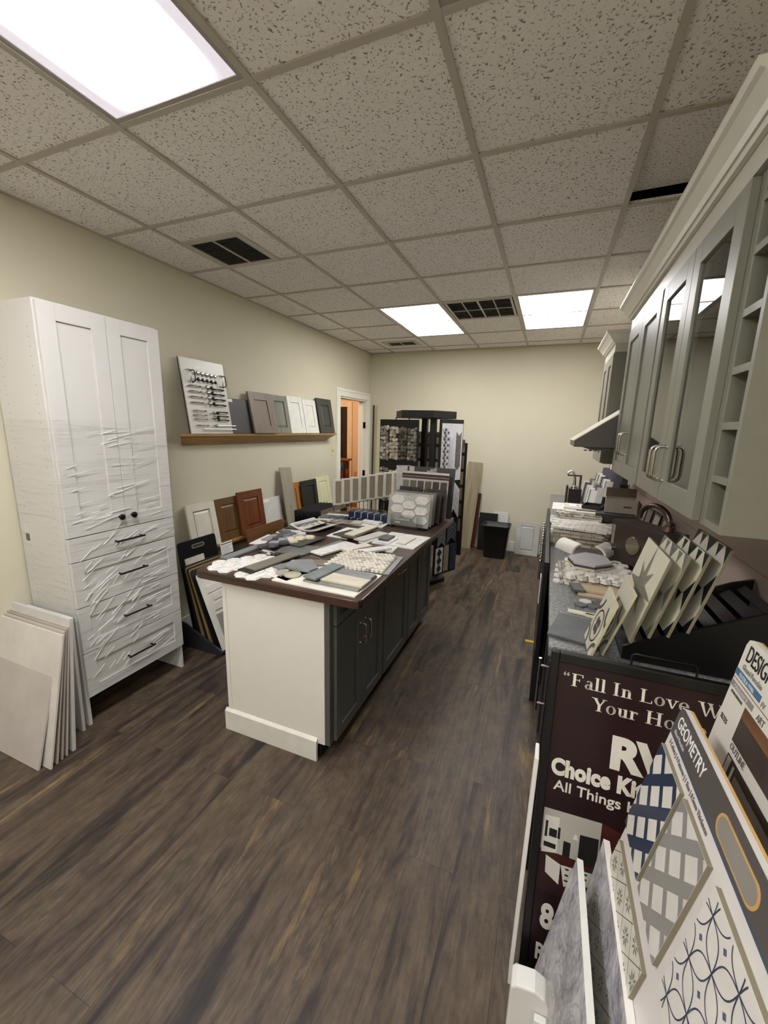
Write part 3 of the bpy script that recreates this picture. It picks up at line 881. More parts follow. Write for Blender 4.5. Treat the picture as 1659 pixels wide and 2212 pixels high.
# ================================================================== ISLAND
TOP = .914
r = .035
poly = [(-.015, .236), (.868, .240), (.893, .247), (.905, .270), (.893, 2.175), (-.165, 2.175), (-.047, .262), (-.040, .242)]
tag(obj('worktop', G().prism(poly, TOP-.042, TOP, 'z'), WALNUT, bev=.006, seg=3), 'dark walnut butcher block worktop of the island, covered with samples', 'worktop')
t = thing('island_end_panel', 'white end panel with toe board closing the near end of the island', 'end panel', (0, 0, 0))
g = G().box(.103, .268, .096, .708, .289, TOP-.0425); g.box(.103, .264, .096, .128, .268, TOP-.0425)
obj('panel', g, mat('#e0dbd2', .45, var=.015), t, bev=.0015)
g = G().box(.086, .252, 0, .668, .267, .115); g.prism([(.252, .115), (.267, .115), (.267, .128)], .086, .668, 'x')
obj('toe_board', g, mat('#dcd9cf', .4), t, bev=.001)
obj('filler_strip', G().box(.709, .272, .096, .735, .289, TOP-.0425), ISL, t)
DM = Matrix.Translation((.755, 0, 0)) @ Matrix.Rotation(R(90), 4, 'Z')
def island_unit(label, y0, y1, fronts):
    t = thing('island_base_cabinet', label, 'base cabinet', (0, 0, 0), group='grey base cabinets of the island')
    g = G().box(.103, y0, .10, .735, y1, TOP-.0425); g.box(.12, y0, 0, .675, y1, .10, 1)
    obj('carcass', g, [ISL, BLACKM], t, bev=.001)
    for (nm, a, b, z0, z1, rail, handles) in fronts:
        g = G(); gg = G()
        shaker(gg, a, z0, b, z1, .02, rail, .009)
        g.v = [tuple(DM @ Vector(p)) for p in gg.v]; g.f, g.mi, g.sm = gg.f, gg.mi, gg.sm
        o = obj(nm, g, ISL, t, loc=(-.02, 0, 0), bev=.0015)
        for (y, z, ax, L) in handles:
            h = G(); pull(h, (.775, y, z), (0, 0, 1) if ax == 'v' else (0, 1, 0), L, (1, 0, 0), .0048)
            obj('handle', h, NICKEL, o)
island_unit('grey island cabinet with a drawer over two doors, next to the white end panel', .291, .915, [('drawer', .305, .905, .735, .862, .04, []), ('door', .305, .603, .108, .728, .06, [(.572, .575, 'v', .115)]), ('door', .607, .905, .108, .728, .06, [(.640, .575, 'v', .115)])])
island_unit('grey island cabinet with one wide pull-out front and a horizontal handle', .916, 1.394, [('pull_out_front', .925, 1.385, .108, .862, .065, [(1.165, .735, 'h', .13)])])
island_unit('grey island cabinet with two full height doors at the far end', 1.395, 1.985, [('door', 1.405, 1.690, .108, .862, .06, [(1.655, .70, 'v', .13)]), ('door', 1.694, 1.980, .108, .862, .06, [(1.73, .70, 'v', .13)])])

# ------------------------------------------------------------------ samples lying on the island
GI = 'tile samples lying on the island'
def flat(name, label, cx, cy, wd, ht, ang, z, m, th=.010, cat='tile', group=GI, bev=.0012):
    g = G().box(-wd/2, -ht/2, 0, wd/2, ht/2, th)
    return tag(obj(name, g, m, loc=(cx, cy, z), rot=(0, 0, R(ang)), bev=bev), label, cat, group)
def hexpts(cx, cy, r, rot=0, sy=1.0): return [(cx+r*math.cos(PI/3*i+rot), cy+sy*r*math.sin(PI/3*i+rot)) for i in range(6)]
def hex_sheet(name, label, loc, ang, pts, r, th, mats, pick, cat='mosaic sheet', rot=PI/6, group=GI, gap=.94, backing=None, inset=.06):
    g = G()
    for k, (a, b) in enumerate(pts): g.prism(hexpts(a, b, r*gap, rot), .001, th, 'z', pick(k), inset=inset)
    if backing is not None:
        for (a, b) in pts: g.prism(hexpts(a, b, r*1.0, rot), 0, .002, 'z', backing)
    return tag(obj(name, g, mats, loc=loc, rot=(0, 0, R(ang))), label, cat, group)

flat('floor_plank', 'blue grey wood-look plank at the left edge of the island top', -.028, .585, .062, .30, -3, TOP, wood('#6d7177', '#878b90', 'y', 6))
# two white marble hexagon sheets
def grid_hex(nx, ny, r):
    out = []
    for j in range(ny):
        for i in range(nx):
            out.append(((i+.5*(j % 2))*r*1.732, j*r*1.5))
    return out
hs = .043
P = [(0, 0), (.074, 0), (-.037, .064), (.037, .064), (.111, .064), (0, .128), (.074, .128), (.148, .128), (.037, .192), (.111, .192), (.074, .256), (.148, .256)]
hex_sheet('mosaic_sheet', 'white marble hexagon mosaic sheet at the front left of the island', (.028, .305, TOP), -4, P, hs, .009, [MARB, mat('#e8e6e0', .5)], lambda k: 0, backing=1)
P2 = [(0, 0), (.074, 0), (.037, .064), (.111, .064), (0, .128), (.074, .128), (.037, .192), (.111, .192)]
hex_sheet('mosaic_sheet', 'white marble hexagon mosaic sheet under the grey plank on the island', (.225, .285, TOP), -6, P2, hs, .009, [MARB, mat('#e8e6e0', .5)], lambda k: 0, backing=1)
flat('floor_plank', 'black backed vinyl plank under the grey plank on the island', .252, .475, .098, .36, -9, TOP+.0095, [mat('#2a2722', .5)], .007)
flat('floor_plank', 'grey wood-look vinyl plank lying askew at the front of the island', .266, .487, .082, .325, -11, TOP+.0168, wood('#6f695f', '#857e72', 'y', 6), .008)
# big white tile and what lies on it
flat('backer_board', 'large white board under the grey and beige tiles at the front corner', .640, .425, .46, .30, -1.5, TOP, mat('#e9e5d8', .4), .008, 'board')
flat('wall_tile', 'white tile carrying the round beige disc', .432, .395, .15, .17, -14, TOP+.0005, mat('#e6e0d4', .4), .0075)
flat('floor_tile', 'dark grey stone tile lying on the large white board', .712, .425, .30, .215, -1, TOP+.0085, stone('#7b7b76', '#8f8e88', 12), .010)
flat('floor_tile', 'beige travertine tile on the dark grey stone tile', .755, .395, .225, .105, -2, TOP+.019, BEIGET, .010)
flat('floor_tile', 'grey tile lying behind the beige travertine tile', .762, .478, .205, .075, -3, TOP+.019, GREYT, .011)
flat('floor_tile', 'blue grey plank tile lying across the front stack', .618, .430, .078, .235, -8, TOP+.0305, stone('#6c7375', '#828889', 9), .010)
g = G().lathe([(.041, 0), (.043, .002), (.043, .008), (.040, .010), (.003, .010)], n=40)
tag(obj('round_tile', g, stone('#a8a38c', '#b8b39d', 20), loc=(.470, .368, TOP+.0085)), 'round beige tile disc at the front of the island', 'tile', GI)
g = G()
arc = [(.0, .0)] + [(.07*math.cos(a)*.9, .06*math.sin(a)) for a in [PI/2*i/8 for i in range(9)]]
g.prism([(0, 0), (.055, -.012), (.062, .03), (.035, .055), (.0, .06), (-.012, .03)], 0, .009, 'z')
tag(obj('scallop_tile', g, mat('#a19c94', .4), loc=(.376, .352, TOP+.0085), rot=(0, 0, R(-15)), bev=.001), 'grey scalloped tile left of the round disc', 'tile', GI)
g = G().prism([(.382, .430), (.440, .405), (.541, .410), (.556, .470), (.455, .575), (.362, .520)], 0, .012, 'z')
tag(obj('pentagon_tile', g, GREYT, loc=(0, 0, TOP+.020), bev=.001), 'large grey many-sided tile behind the round disc', 'tile', GI)
g = G().prism([(.31, .415), (.375, .405), (.42, .50), (.36, .56)], 0, .009, 'z')
tag(obj('floor_tile', g, stone('#6e716f', '#7e817e', 10), loc=(0, 0, TOP+.010), bev=.001), 'grey tile peeking from under the many-sided tile', 'tile', GI)
flat('floor_tile', 'brown grey tile behind the many-sided grey tile', .470, .570, .14, .09, 25, TOP+.0085, stone('#75695f', '#857a70', 10), .009)
# penny mosaic on its grey base
flat('backer_board', 'grey board under the round stone mosaic', .722, .735, .33, .31, 5, TOP, GREYT, .008, 'board')
g = G(); pr = .0112
for j in range(14):
    for i in range(14):
        x = -.160+(i+.5*(j % 2))*.0242; y = -.137+j*.0212
        if x > .160: continue
        mi = random.choice([0, 0, 0, 0, 1, 1, 2])
        pts = [(x+pr*math.cos(2*PI*q/12), y+pr*math.sin(2*PI*q/12)) for q in range(12)]
        g.prism(pts, .001, .0135, 'z', mi, inset=.03); g.prism(pts, .0135, .0145, 'z', mi, inset=.18)
g.box(-.165, -.145, 0, .165, .14, .0015, 3)
tag(obj('mosaic_sheet', g, [mat('#e9e4d8', .3), mat('#d6cfc2', .3), mat('#b9b0a5', .3), mat('#8f877b', .7)], loc=(.693, .720, TOP+.0085), rot=(0, 0, R(5))), 'cream round stone mosaic sheet in the middle of the island', 'mosaic sheet', GI)
flat('marble_tile', 'thick white marble plank left of the cream one on the island', .430, .872, .10, .30, -17, TOP+.004, MARB, .012)
flat('floor_plank', 'grey plank tile just left of the thick white marble plank', .362, .905, .05, .30, -11, TOP, stone('#6c7072', '#7c8082', 10), .008)
flat('marble_tile', 'cream marble plank in the middle of the island', .552, .930, .072, .20, -28, TOP+.010, marble('#e6dfd0', '#b5a992', 9, .3), .012)
flat('marble_tile', 'white marble plank lying across the square tile', .668, .930, .065, .225, -38, TOP+.011, MARB, .012)
flat('marble_tile', 'small white square tile poking out behind the white plank', .735, 1.025, .085, .11, 2, TOP, marble('#e9e7e2', '#b0aeb0', 8, .3), .010)
# right rear group
flat('marble_tile', 'large white marble tile at the right edge of the island', .738, 1.255, .30, .315, -4, TOP, marble('#e8e6e1', '#b4b2b2', 5, .25), .010)
flat('wall_tile', 'small beige tile on the right of the large marble tile', .776, 1.235, .066, .19, -5, TOP+.0105, mat('#d5d1c4', .35), .008)
flat('wall_tile', 'white tile under the small black tile', .663, 1.185, .088, .155, -4, TOP+.0105, mat('#e4e2dc', .35), .008)
flat('wall_tile', 'small black slate square on the large marble tile', .648, 1.200, .072, .12, -2, TOP+.019, stone('#3b3d39', '#474944', 14), .012)
flat('marble_tile', 'white strip tile left of the large marble tile', .555, 1.20, .06, .26, -14, TOP, MARB, .010)
flat('floor_plank', 'pale grey stone plank lying on the white strip tile', .530, 1.215, .086, .275, -16, TOP+.0105, stone('#b3afa8', '#c3bfb8', 9), .010)
flat('backer_board', 'white board under the dark zigzag mosaic', .318, 1.262, .165, .28, -4, TOP, mat('#e6e4de', .4), .007, 'board')
g = G()
for j in range(5):
    for i in range(2): g.prism([(i*.05, j*.036), (i*.05+.025, j*.036+.012), (i*.05+.05, j*.036), (i*.05+.05, j*.036+.030), (i*.05+.025, j*.036+.042), (i*.05, j*.036+.030)], 0, .008, 'z')
tag(obj('mosaic_sheet', g, stone('#30332f', '#43463f', 14), loc=(.262, 1.155, TOP+.0075), rot=(0, 0, R(-16))), 'dark zigzag mosaic sheet on the white board', 'mosaic sheet', GI)
flat('floor_plank', 'dark brown plank under the beige plank on the island', .416, 1.272, .110, .345, -5, TOP+.0165, wood('#4d3d31', '#63503f', 'y', 6), .009)
flat('floor_plank', 'pale beige stone plank on top of the brown plank', .424, 1.285, .082, .315, -8, TOP+.026, stone('#cbc3ac', '#d9d2bf', 12), .010)
# brochures
def brochure(label, cx, cy, wd, ht, ang, z, lift, m0, dark):
    t = thing('brochure', label, 'brochure', (cx, cy, z), (0, 0, R(ang)), GI)
    n = 10
    def sheet(x0, x1, y0, y1, dz, th):
        v = []
        for i in range(n+1):
            u = i/n; x = x0+(x1-x0)*u
            zz = dz+lift*(2*u-1)**2
            v += [(x, y0, zz), (x, y1, zz), (x, y0, zz+th), (x, y1, zz+th)]
        f = []
        for i in range(n):
            a, b = 4*i, 4*i+4
            f += [(a+2, b+2, b+3, a+3), (a, a+1, b+1, b), (a, b, b+2, a+2), (a+1, a+3, b+3, b+1)]
        f += [(0, 2, 3, 1), (4*n, 4*n+1, 4*n+3, 4*n+2)]
        return v, f
    obj('pages', G().add(*sheet(-wd/2, wd/2, -ht/2, ht/2, 0, .006)), m0, t)
    g = G()
    g.add(*sheet(-wd*.42, wd*.20, -ht*.44, ht*.44, .0062, .0006), m=0)
    for (a, b, c, d) in ((-.34, -.3, -.2, -.1), (-.1, -.3, .05, -.15), (-.3, .0, -.12, .12), (0, .05, .12, .2), (-.28, .25, -.1, .34)):
        v = [(a*wd, b*ht, .0076+lift*(2*(a+.5)-1)**2), (c*wd, b*ht, .0076+lift*(2*(c+.5)-1)**2), (c*wd, d*ht, .0076+lift*(2*(c+.5)-1)**2), (a*wd, d*ht, .0076+lift*(2*(a+.5)-1)**2)]
        g.add(v, [(0, 1, 2, 3)], 1)
    obj('printed_picture', g, dark, t)
    return t
brochure('open brochure with curled grey photo pages at the left of the island', .06, 1.275, .28, .27, -8, TOP+.012, .030, mat('#d7d3cc', .35), [mat('#4a4643', .3, var=.3, scale=30), mat('#9a948c', .3)])
flat('binder', 'black and white binder lying under the open brochure', .03, 1.28, .32, .27, -8, TOP, mat('#3b3634', .4), .012, 'binder')
# navy and blue samples at the back
flat('backer_board', 'white tray board under the navy subway tiles', .30, 1.625, .36, .22, 3, TOP, mat('#dfddd6', .4), .008, 'board')
flat('backer_board', 'white board under the blue mosaic strip', .06, 1.70, .36, .27, 8, TOP, mat('#e2dfd4', .4), .008, 'board')
def strip_mosaic(label, cx, cy, wd, ht, ang, z, hexes, th=.008):
    g = G(); nx, ny = max(2, int(wd/.03)), max(2, int(ht/.016))
    for j in range(ny):
        for i in range(nx):
            x0 = -wd/2+wd*i/nx+(.012 if j % 2 else 0); y0 = -ht/2+ht*j/ny
            g.box(x0, y0, 0, x0+wd/nx-.0015, y0+ht/ny-.0015, th+random.uniform(-.002, .002), random.randrange(len(hexes)))
    return tag(obj('mosaic_sheet', g, [mat(h, .2) for h in hexes], loc=(cx, cy, z), rot=(0, 0, R(ang))), label, 'mosaic sheet', GI)
strip_mosaic('glossy blue and bronze mosaic strip sheet on a white board', -.005, 1.655, .24, .12, 12, TOP+.0085, ['#3a4660', '#586a86', '#6a5a48', '#2b3244'])
strip_mosaic('dark bronze mosaic strip sheet at the rear left of the island', -.045, 1.86, .22, .11, 3, TOP+.002, ['#2a2622', '#4b4036', '#39404c', '#5d5143'])
brochure('flat grey brochure page lying in front of the blue mosaic', .16, 1.545, .28, .11, 10, TOP+.009, .004, mat('#b9b3a8', .4), [mat('#6f6a63', .3, var=.3, scale=30), mat('#c5beb3', .3)])
# navy subway sheet, folded like a step: laid top row, upright front row
t = thing('mosaic_sheet', 'navy blue subway tile sheet with white grout bent over its board', 'mosaic sheet', (.09, 1.665, TOP+.0085), (0, 0, R(-6)), GI)
g = G(); gw = .062
for k in range(6):
    x = k*gw
    g.box(x, 0, 0, x+gw-.004, .055, .012); g.box(x, .058, .010, x+gw-.004, .075, .052); g.box(x, .078, .044, x+gw-.004, .145, .054)
obj('glazed_tile', g, NAVY, t, bev=.0015)
g = G()
for k in range(1, 6):
    x = k*gw-.004
    g.box(x, 0, 0, x+.004, .055, .0115); g.box(x, .058, .010, x+.004, .0755, .0515); g.box(x, .078, .044, x+.004, .145, .0535)
g.box(0, .0755, 0, 6*gw-.004, .078, .05)
obj('grout', g, mat('#e8e7e4', .6), t)
tag(obj('white_tile', G().box(0, 0, 0, .16, .055, .02), marble('#e2e1df', '#b5b4b6', 8, .3), loc=(.285, 1.58, TOP+.0085), rot=(0, 0, R(-7)), bev=.002), 'white tile lying in front of the navy subway sheet', 'tile', GI)

# loose hexagon stones and their boards, left rear
flat('backer_board', 'grey board under the dark hexagon stones', .215, .76, .17, .19, 8, TOP, stone('#5c5e5c', '#6e706d', 9), .008, 'board')
flat('backer_board', 'black board under the cream hexagon stones', .185, .93, .125, .26, -6, TOP+.0085, mat('#30302d', .35), .008, 'board')
flat('backer_board', 'white board at the left edge under the small grey tile', -.085, .86, .09, .23, 8, TOP, mat('#e4e2dc', .4), .007, 'board')
flat('backer_board', 'white board behind the grey hexagon stones', -.075, 1.10, .13, .11, 8, TOP, mat('#e4e2dc', .4), .007, 'board')
flat('wall_tile', 'small grey tile lying on the white board at the left edge', -.066, .90, .06, .15, 5, TOP+.0075, mat('#8f9192', .4), .008)
hr = .036
def stones(label, pts, z, mats, picks, rots=None):
    g = G()
    for k, (a, b) in enumerate(pts):
        g.prism(hexpts(a, b, hr, (k*.35)), z[k % len(z)], z[k % len(z)]+.013, 'z', picks[k % len(picks)], inset=.10)
    return tag(obj('hexagon_mosaic', g, mats, loc=(0, 0, TOP)), label, 'mosaic sheet', GI)
stones('draped sheet of dark and light grey hexagon stones on the island', [(.022, .70), (.085, .72), (.055, .775), (.115, .79), (.02, .80), (.065, .85), (.0, .875), (.045, .925), (-.015, .945), (.03, .995), (.078, .965), (-.03, 1.02)],
       [.010, .018, .014, .022], [stone('#3f4144', '#4f5154', 20), marble('#a9aaad', '#6d6e72', 20, .3), stone('#5c5b5e', '#6c6b6e', 18)], [0, 0, 1, 0, 0, 1, 0, 2, 0, 2, 1, 2])
stones('four cream and ivory hexagon stones on the black board', [(.135, .862), (.142, .935), (.180, .988), (.085, .895)], [.017, .018], [stone('#d9d2b4', '#e6e0c8', 12), mat('#d9d7d0', .3)], [0, 0, 0, 1])
stones('white and grey hexagon stones at the back of the dark cluster', [(.065, 1.065), (.02, 1.075), (-.085, 1.065)], [.008, .012], [marble('#dcdbd8', '#a09fa2', 15, .3), stone('#4d4f4c', '#5b5d5a', 18)], [0, 0, 1])
strip_mosaic('small dark and white strip mosaic left of the grey plank', .12, .635, .14, .05, -8, TOP+.001, ['#57585a', '#c9c6c0', '#3d3d40'])
flat('floor_plank', 'grey stone plank running under the black board', .30, .72, .07, .30, -12, TOP+.001, stone('#64665f', '#767870', 10), .008)

# acrylic display rack at the rear right of the island
t = thing('acrylic_rack', 'clear acrylic sample rack at the rear of the island', 'display rack', (.655, 1.60, TOP), (0, 0, R(-4)))
obj('front_plate', G().box(-.155, -.004, .0, .125, 0, .105), ACRYL, t)
for x in (-.12, .09):
    obj('support_rail', G().box(x-.006, .001, .0075, x+.006, .45, .0145), ACRYL, t)
    obj('front_post', G().box(x-.008, -.020, 0, x+.008, -.005, .10), ACRYL, t)
obj('base_plate', G().box(-.17, 0, .001, .16, .45, .007), ACRYL, t)
lettering('lettering', 'DECORATIVE', .020, mat('#d8d8d8', .3), t, (-.10, -.0045, .062))
obj('script_mark', G().tube([(.045+.006*i, -.005, .066+.010*math.sin(1.9*i)*(1-.05*i)) for i in range(9)], .0009, 6), mat('#d8d8d8', .3), t)
obj('maker_mark', G().box(-.10, -.0048, .040, -.055, -.0042, .048), mat('#d8d8d8', .3), t)
def acryl_board(label, y, z0, h, x0, x1, m, build=None, tl=8, th=.004, name='sample_board', cat='sample board'):
    b = thing(name, label, cat, (.655, 1.60+y, TOP+z0), (-R(tl), 0, R(-4)), 'sample boards in the acrylic rack')
    obj('board', G().box(x0, -th, 0, x1, 0, h), m, b, bev=.001)
    if build: build(b, x0, x1, h, th)
    return b
def hexes_long(b, x0, x1, h, th):
    g = G()
    for (cx, cz) in ((-.095, .200), (.0, .165), (.100, .205), (-.095, .128), (.1, .125), (.0, .092), (.1, .055)):
        L, H2 = .058, .030
        g.prism([(cx-L, cz), (cx-L*.62, cz-H2), (cx+L*.62, cz-H2), (cx+L, cz), (cx+L*.62, cz+H2), (cx-L*.62, cz+H2)], -th-.008, -th, 'y', 0)
    obj('hexagon_tile', g, marble('#dfdcd6', '#a9a6a4', 12, .3), b, bev=.002)
acryl_board('clear board with long white hexagon tiles at the front of the acrylic rack', .02, .0148, .235, -.175, .165, FROST, hexes_long)
def hexes_rear(b, x0, x1, h, th):
    g = G()
    for cx in (-.10, .09):
        L, H2, cz = .062, .030, h-.035
        g.prism([(cx-L, cz), (cx-L*.62, cz-H2), (cx+L*.62, cz-H2), (cx+L, cz), (cx+L*.62, cz+H2), (cx-L*.62, cz+H2)], -th-.007, -th, 'y', 0)
    obj('hexagon_tile', g, mat('#b9b6af', .3), b, bev=.002)
acryl_board('clear board with grey hexagon tiles, second in the acrylic rack', .085, .0148, .245, -.165, .17, FROST, hexes_rear)
acryl_board('translucent grey board, third in the acrylic rack', .15, .0148, .250, -.16, .175, frosted('smoked_acrylic', '#8f8e89', .6), None)
def clips(b, x0, x1, h, th):
    g = G()
    for cx in (-.05, .045): g.tube([(cx-.02, -th, h), (cx-.01, -th-.006, h+.012), (cx+.01, -th-.006, h+.012), (cx+.02, -th, h)], .004, 8)
    obj('hook', g, DARKMETAL, b)
acryl_board('dark brown wood sample board, fourth in the acrylic rack', .215, .0148, .243, -.185, .20, wood('#352722', '#47362e', 'x'), clips)
acryl_board('short dark brown sample board behind the hooks in the acrylic rack', .265, .0148, .268, -.180, .0, wood('#2f2320', '#3f302a', 'x'))
acryl_board('dark brown sample board at the right behind the hooks', .275, .0148, .262, .06, .225, wood('#33261f', '#42332b', 'x'))
def swatches(b, x0, x1, h, th):
    g = G(); W = x1-x0
    for k in range(6):
        xa = x0+.012+k*(W-.012)/6
        g.box(xa, -th-.002, h-.20, xa+(W-.012)/6-.012, -th, h-.075, k)
    obj('color_swatch', g, [mat(c, .45) for c in ('#7c7b6e', '#6b6457', '#514a43', '#655548', '#37291f', '#453b34')], b)
    g = G().box(x0, -th-.001, h-.058, x1, -th, h-.018); obj('header_band', g, mat('#3c1620', .3), b)
    g = G().box(x0, -th-.003, h-.016, x1, -th, h-.002); g.box(x0, -th-.002, h-.042, x1, -th-.001, h-.039); obj('metal_bar', g, mat('#c8c6c2', .3, .8), b)
acryl_board('white swatch board with six brown and grey colour samples and dark red header', .36, .0148, .385, -.20, .215, mat('#c7c3ba', .4), swatches)
def hexdots(b, x0, x1, h, th):
    g = G()
    for (cx, cz) in ((-.0, h-.03), (.03, h-.045), (-.03, h-.045), (.03, h-.02)): g.prism(hexpts(cx+.04, cz, .018, 0), -th-.003, -th, 'y', 0)
    g.box(x0+.02, -th-.004, h-.045, x0+.065, -th, h-.0, 1)
    obj('hexagon_chip', g, [mat('#a9abb3', .3), mat('#c4c2bd', .4)], b)
acryl_board('charcoal display board with small hexagon chips behind the swatch board', .44, .0148, .42, -.185, .245, mat('#3b393c', .45), hexdots)

# louvered row of white framed mesh samples, rear left of the island
t = thing('sample_stand', 'clear stand under the row of white framed samples', 'stand', (.05, 2.02, TOP))
obj('base_plate', G().box(-.18, -.12, 0, .36, .12, .006), ACRYL, t)
for x in (-.12, .05, .22): obj('post', G().box(x-.008, .0, .006, x+.008, .012, .10), ACRYL, t)
xs = [-.118+.060*k for k in range(8)]
for k, x in enumerate(xs):
    last = k == 7
    y = 1.84+.048*k
    ang = 52 if not last else 20
    wd = .17
    f = thing('framed_sample', 'white framed sample with a small picture at the right end of the row' if last else 'white framed beige mesh sample standing in the slanted row on the island', 'sample frame', (x, y, .985+.010*k), (0, 0, R(ang)), None if last else 'white framed samples in a row')
    g = G(); h = .225; b_ = .022
    g.box(0, -.008, 0, b_, .008, h); g.box(wd-b_, -.008, 0, wd, .008, h); g.box(b_, -.008, 0, wd-b_, .008, b_*.6); g.box(b_, -.008, h-b_*.6, wd-b_, .008, h)
    obj('frame', g, mat('#e2dfd9', .4), f, bev=.001)
    obj('mesh_insert', G().box(b_, -.002, b_*.6, wd-b_, .002, h-b_*.6), mat('#9c907a' if not last else '#b5a68d', .6), f)
    obj('foot', G().box(.0, -.006, TOP-.985-.010*k+.007, .010, .006, 0), ACRYL, f)
    if last:
        obj('picture', G().box(.06, -.004, .05, .12, -.002, .16), [mat('#5c5348', .4, var=.5, scale=40)], f)
tag(obj('marble_tile', G().box(0, -.01, 0, .125, 0, .40), marble('#c9c6c8', '#a19ea3', 4, .3), loc=(.375, 2.12, TOP+.028), rot=(-R(5), R(-2), R(8)), bev=.001), 'upright pale grey marble tile right of the framed samples', 'tile')
tag(obj('tile_support', G().box(0, 0, 0, .13, .06, .026), ACRYL, loc=(.372, 2.105, TOP)), 'clear block under the upright grey marble tile', 'block')

# ================================================================== CAROUSEL BEHIND THE ISLAND
CX, CY = .36, 2.98
t = thing('display_carousel', 'black floor carousel with a hexagonal top holding swing tile panels', 'display carousel', (CX, CY, 0))
hx = lambda r, o=0: [(r*math.cos(PI/3*i+o), r*math.sin(PI/3*i+o)) for i in range(6)]
obj('top_hub', G().prism(hx(.33, .0), 1.772, 1.845), mat('#141414', .5), t, bev=.004)
obj('base', G().prism(hx(.30, .0), 0, .05), mat('#131313', .5), t, bev=.006)
g = G()
for (x, y) in ((.10, -.03), (.19, .03)): g.box(x-.03, y-.03, .05, x+.03, y+.03, 1.772)
g.box(-.03, -.03, .05, .03, .03, 1.772)
obj('column', g, BLACK, t)
for z in (1.60, 1.15, .7): obj('cross_bar', G().box(-.02, -.035, z-.02, .20, .035, z+.02), BLACK, t)
for (x, y) in ((-.25, -.22), (-.10, -.24), (.27, -.16)):
    obj('hanger_rod', G().cyl((x, y, 1.73), (x, y, 1.775), .006), DARKMETAL, t)
carousel = t
def pebble(g, cx, cz, rx, rz, a, y, m):
    n = 10
    pts = [(cx+rx*math.cos(2*PI*i/n)*math.cos(a)-rz*math.sin(2*PI*i/n)*math.sin(a), cz+rx*math.cos(2*PI*i/n)*math.sin(a)+rz*math.sin(2*PI*i/n)*math.cos(a)) for i in range(n)]
    g.prism(pts, y, y-.012, 'y', m, inset=.25)
def carousel_panel(label, loc, rz, wd, z0, z1, build):
    p = obj('swing_panel', G().box(0, 0, z0, wd, .018, z1), mat('#0e0e0e', .45), carousel, (loc[0]-CX, loc[1]-CY, 0), (0, 0, R(rz)), bev=.003)
    p['label'] = label
    build(p, wd, z0, z1)
    return p
def pebbles(p, wd, z0, z1):
    pal = [(['#9b9184', '#d3cdc2', '#7d7469'], .01), (['#cdc5b2', '#dfd9c9', '#b9b09d'], .115), (['#655a4d', '#4b433b', '#7d7162'], .215), (['#88837a', '#a5a094', '#6d685e'], .315)]
    for row, (zt, zb) in enumerate(((z1-.06, z1-.41), (z1-.50, z1-.85))):
        for (cs, x) in pal:
            g = G()
            if cs[0] == '#8e8577': g.box(x, -.002, zb, x+.09, 0, zt, 1)
            z = zb+.02
            while z < zt-.01:
                xx = x+.018
                while xx < x+.085:
                    pebble(g, xx+random.uniform(-.004, .004), z+random.uniform(-.006, .006), random.uniform(.015, .025), random.uniform(.017, .028), random.uniform(0, 3), -.001, random.randrange(3))
                    xx += random.uniform(.026, .036)
                z += random.uniform(.03, .042)
            obj('pebble_strip', g, [mat(c, .55) for c in cs], p)
carousel_panel('black swing panel with four strips of pebble mosaic', (-.055, 2.735, 0), -4, .43, .45, 1.752, pebbles)
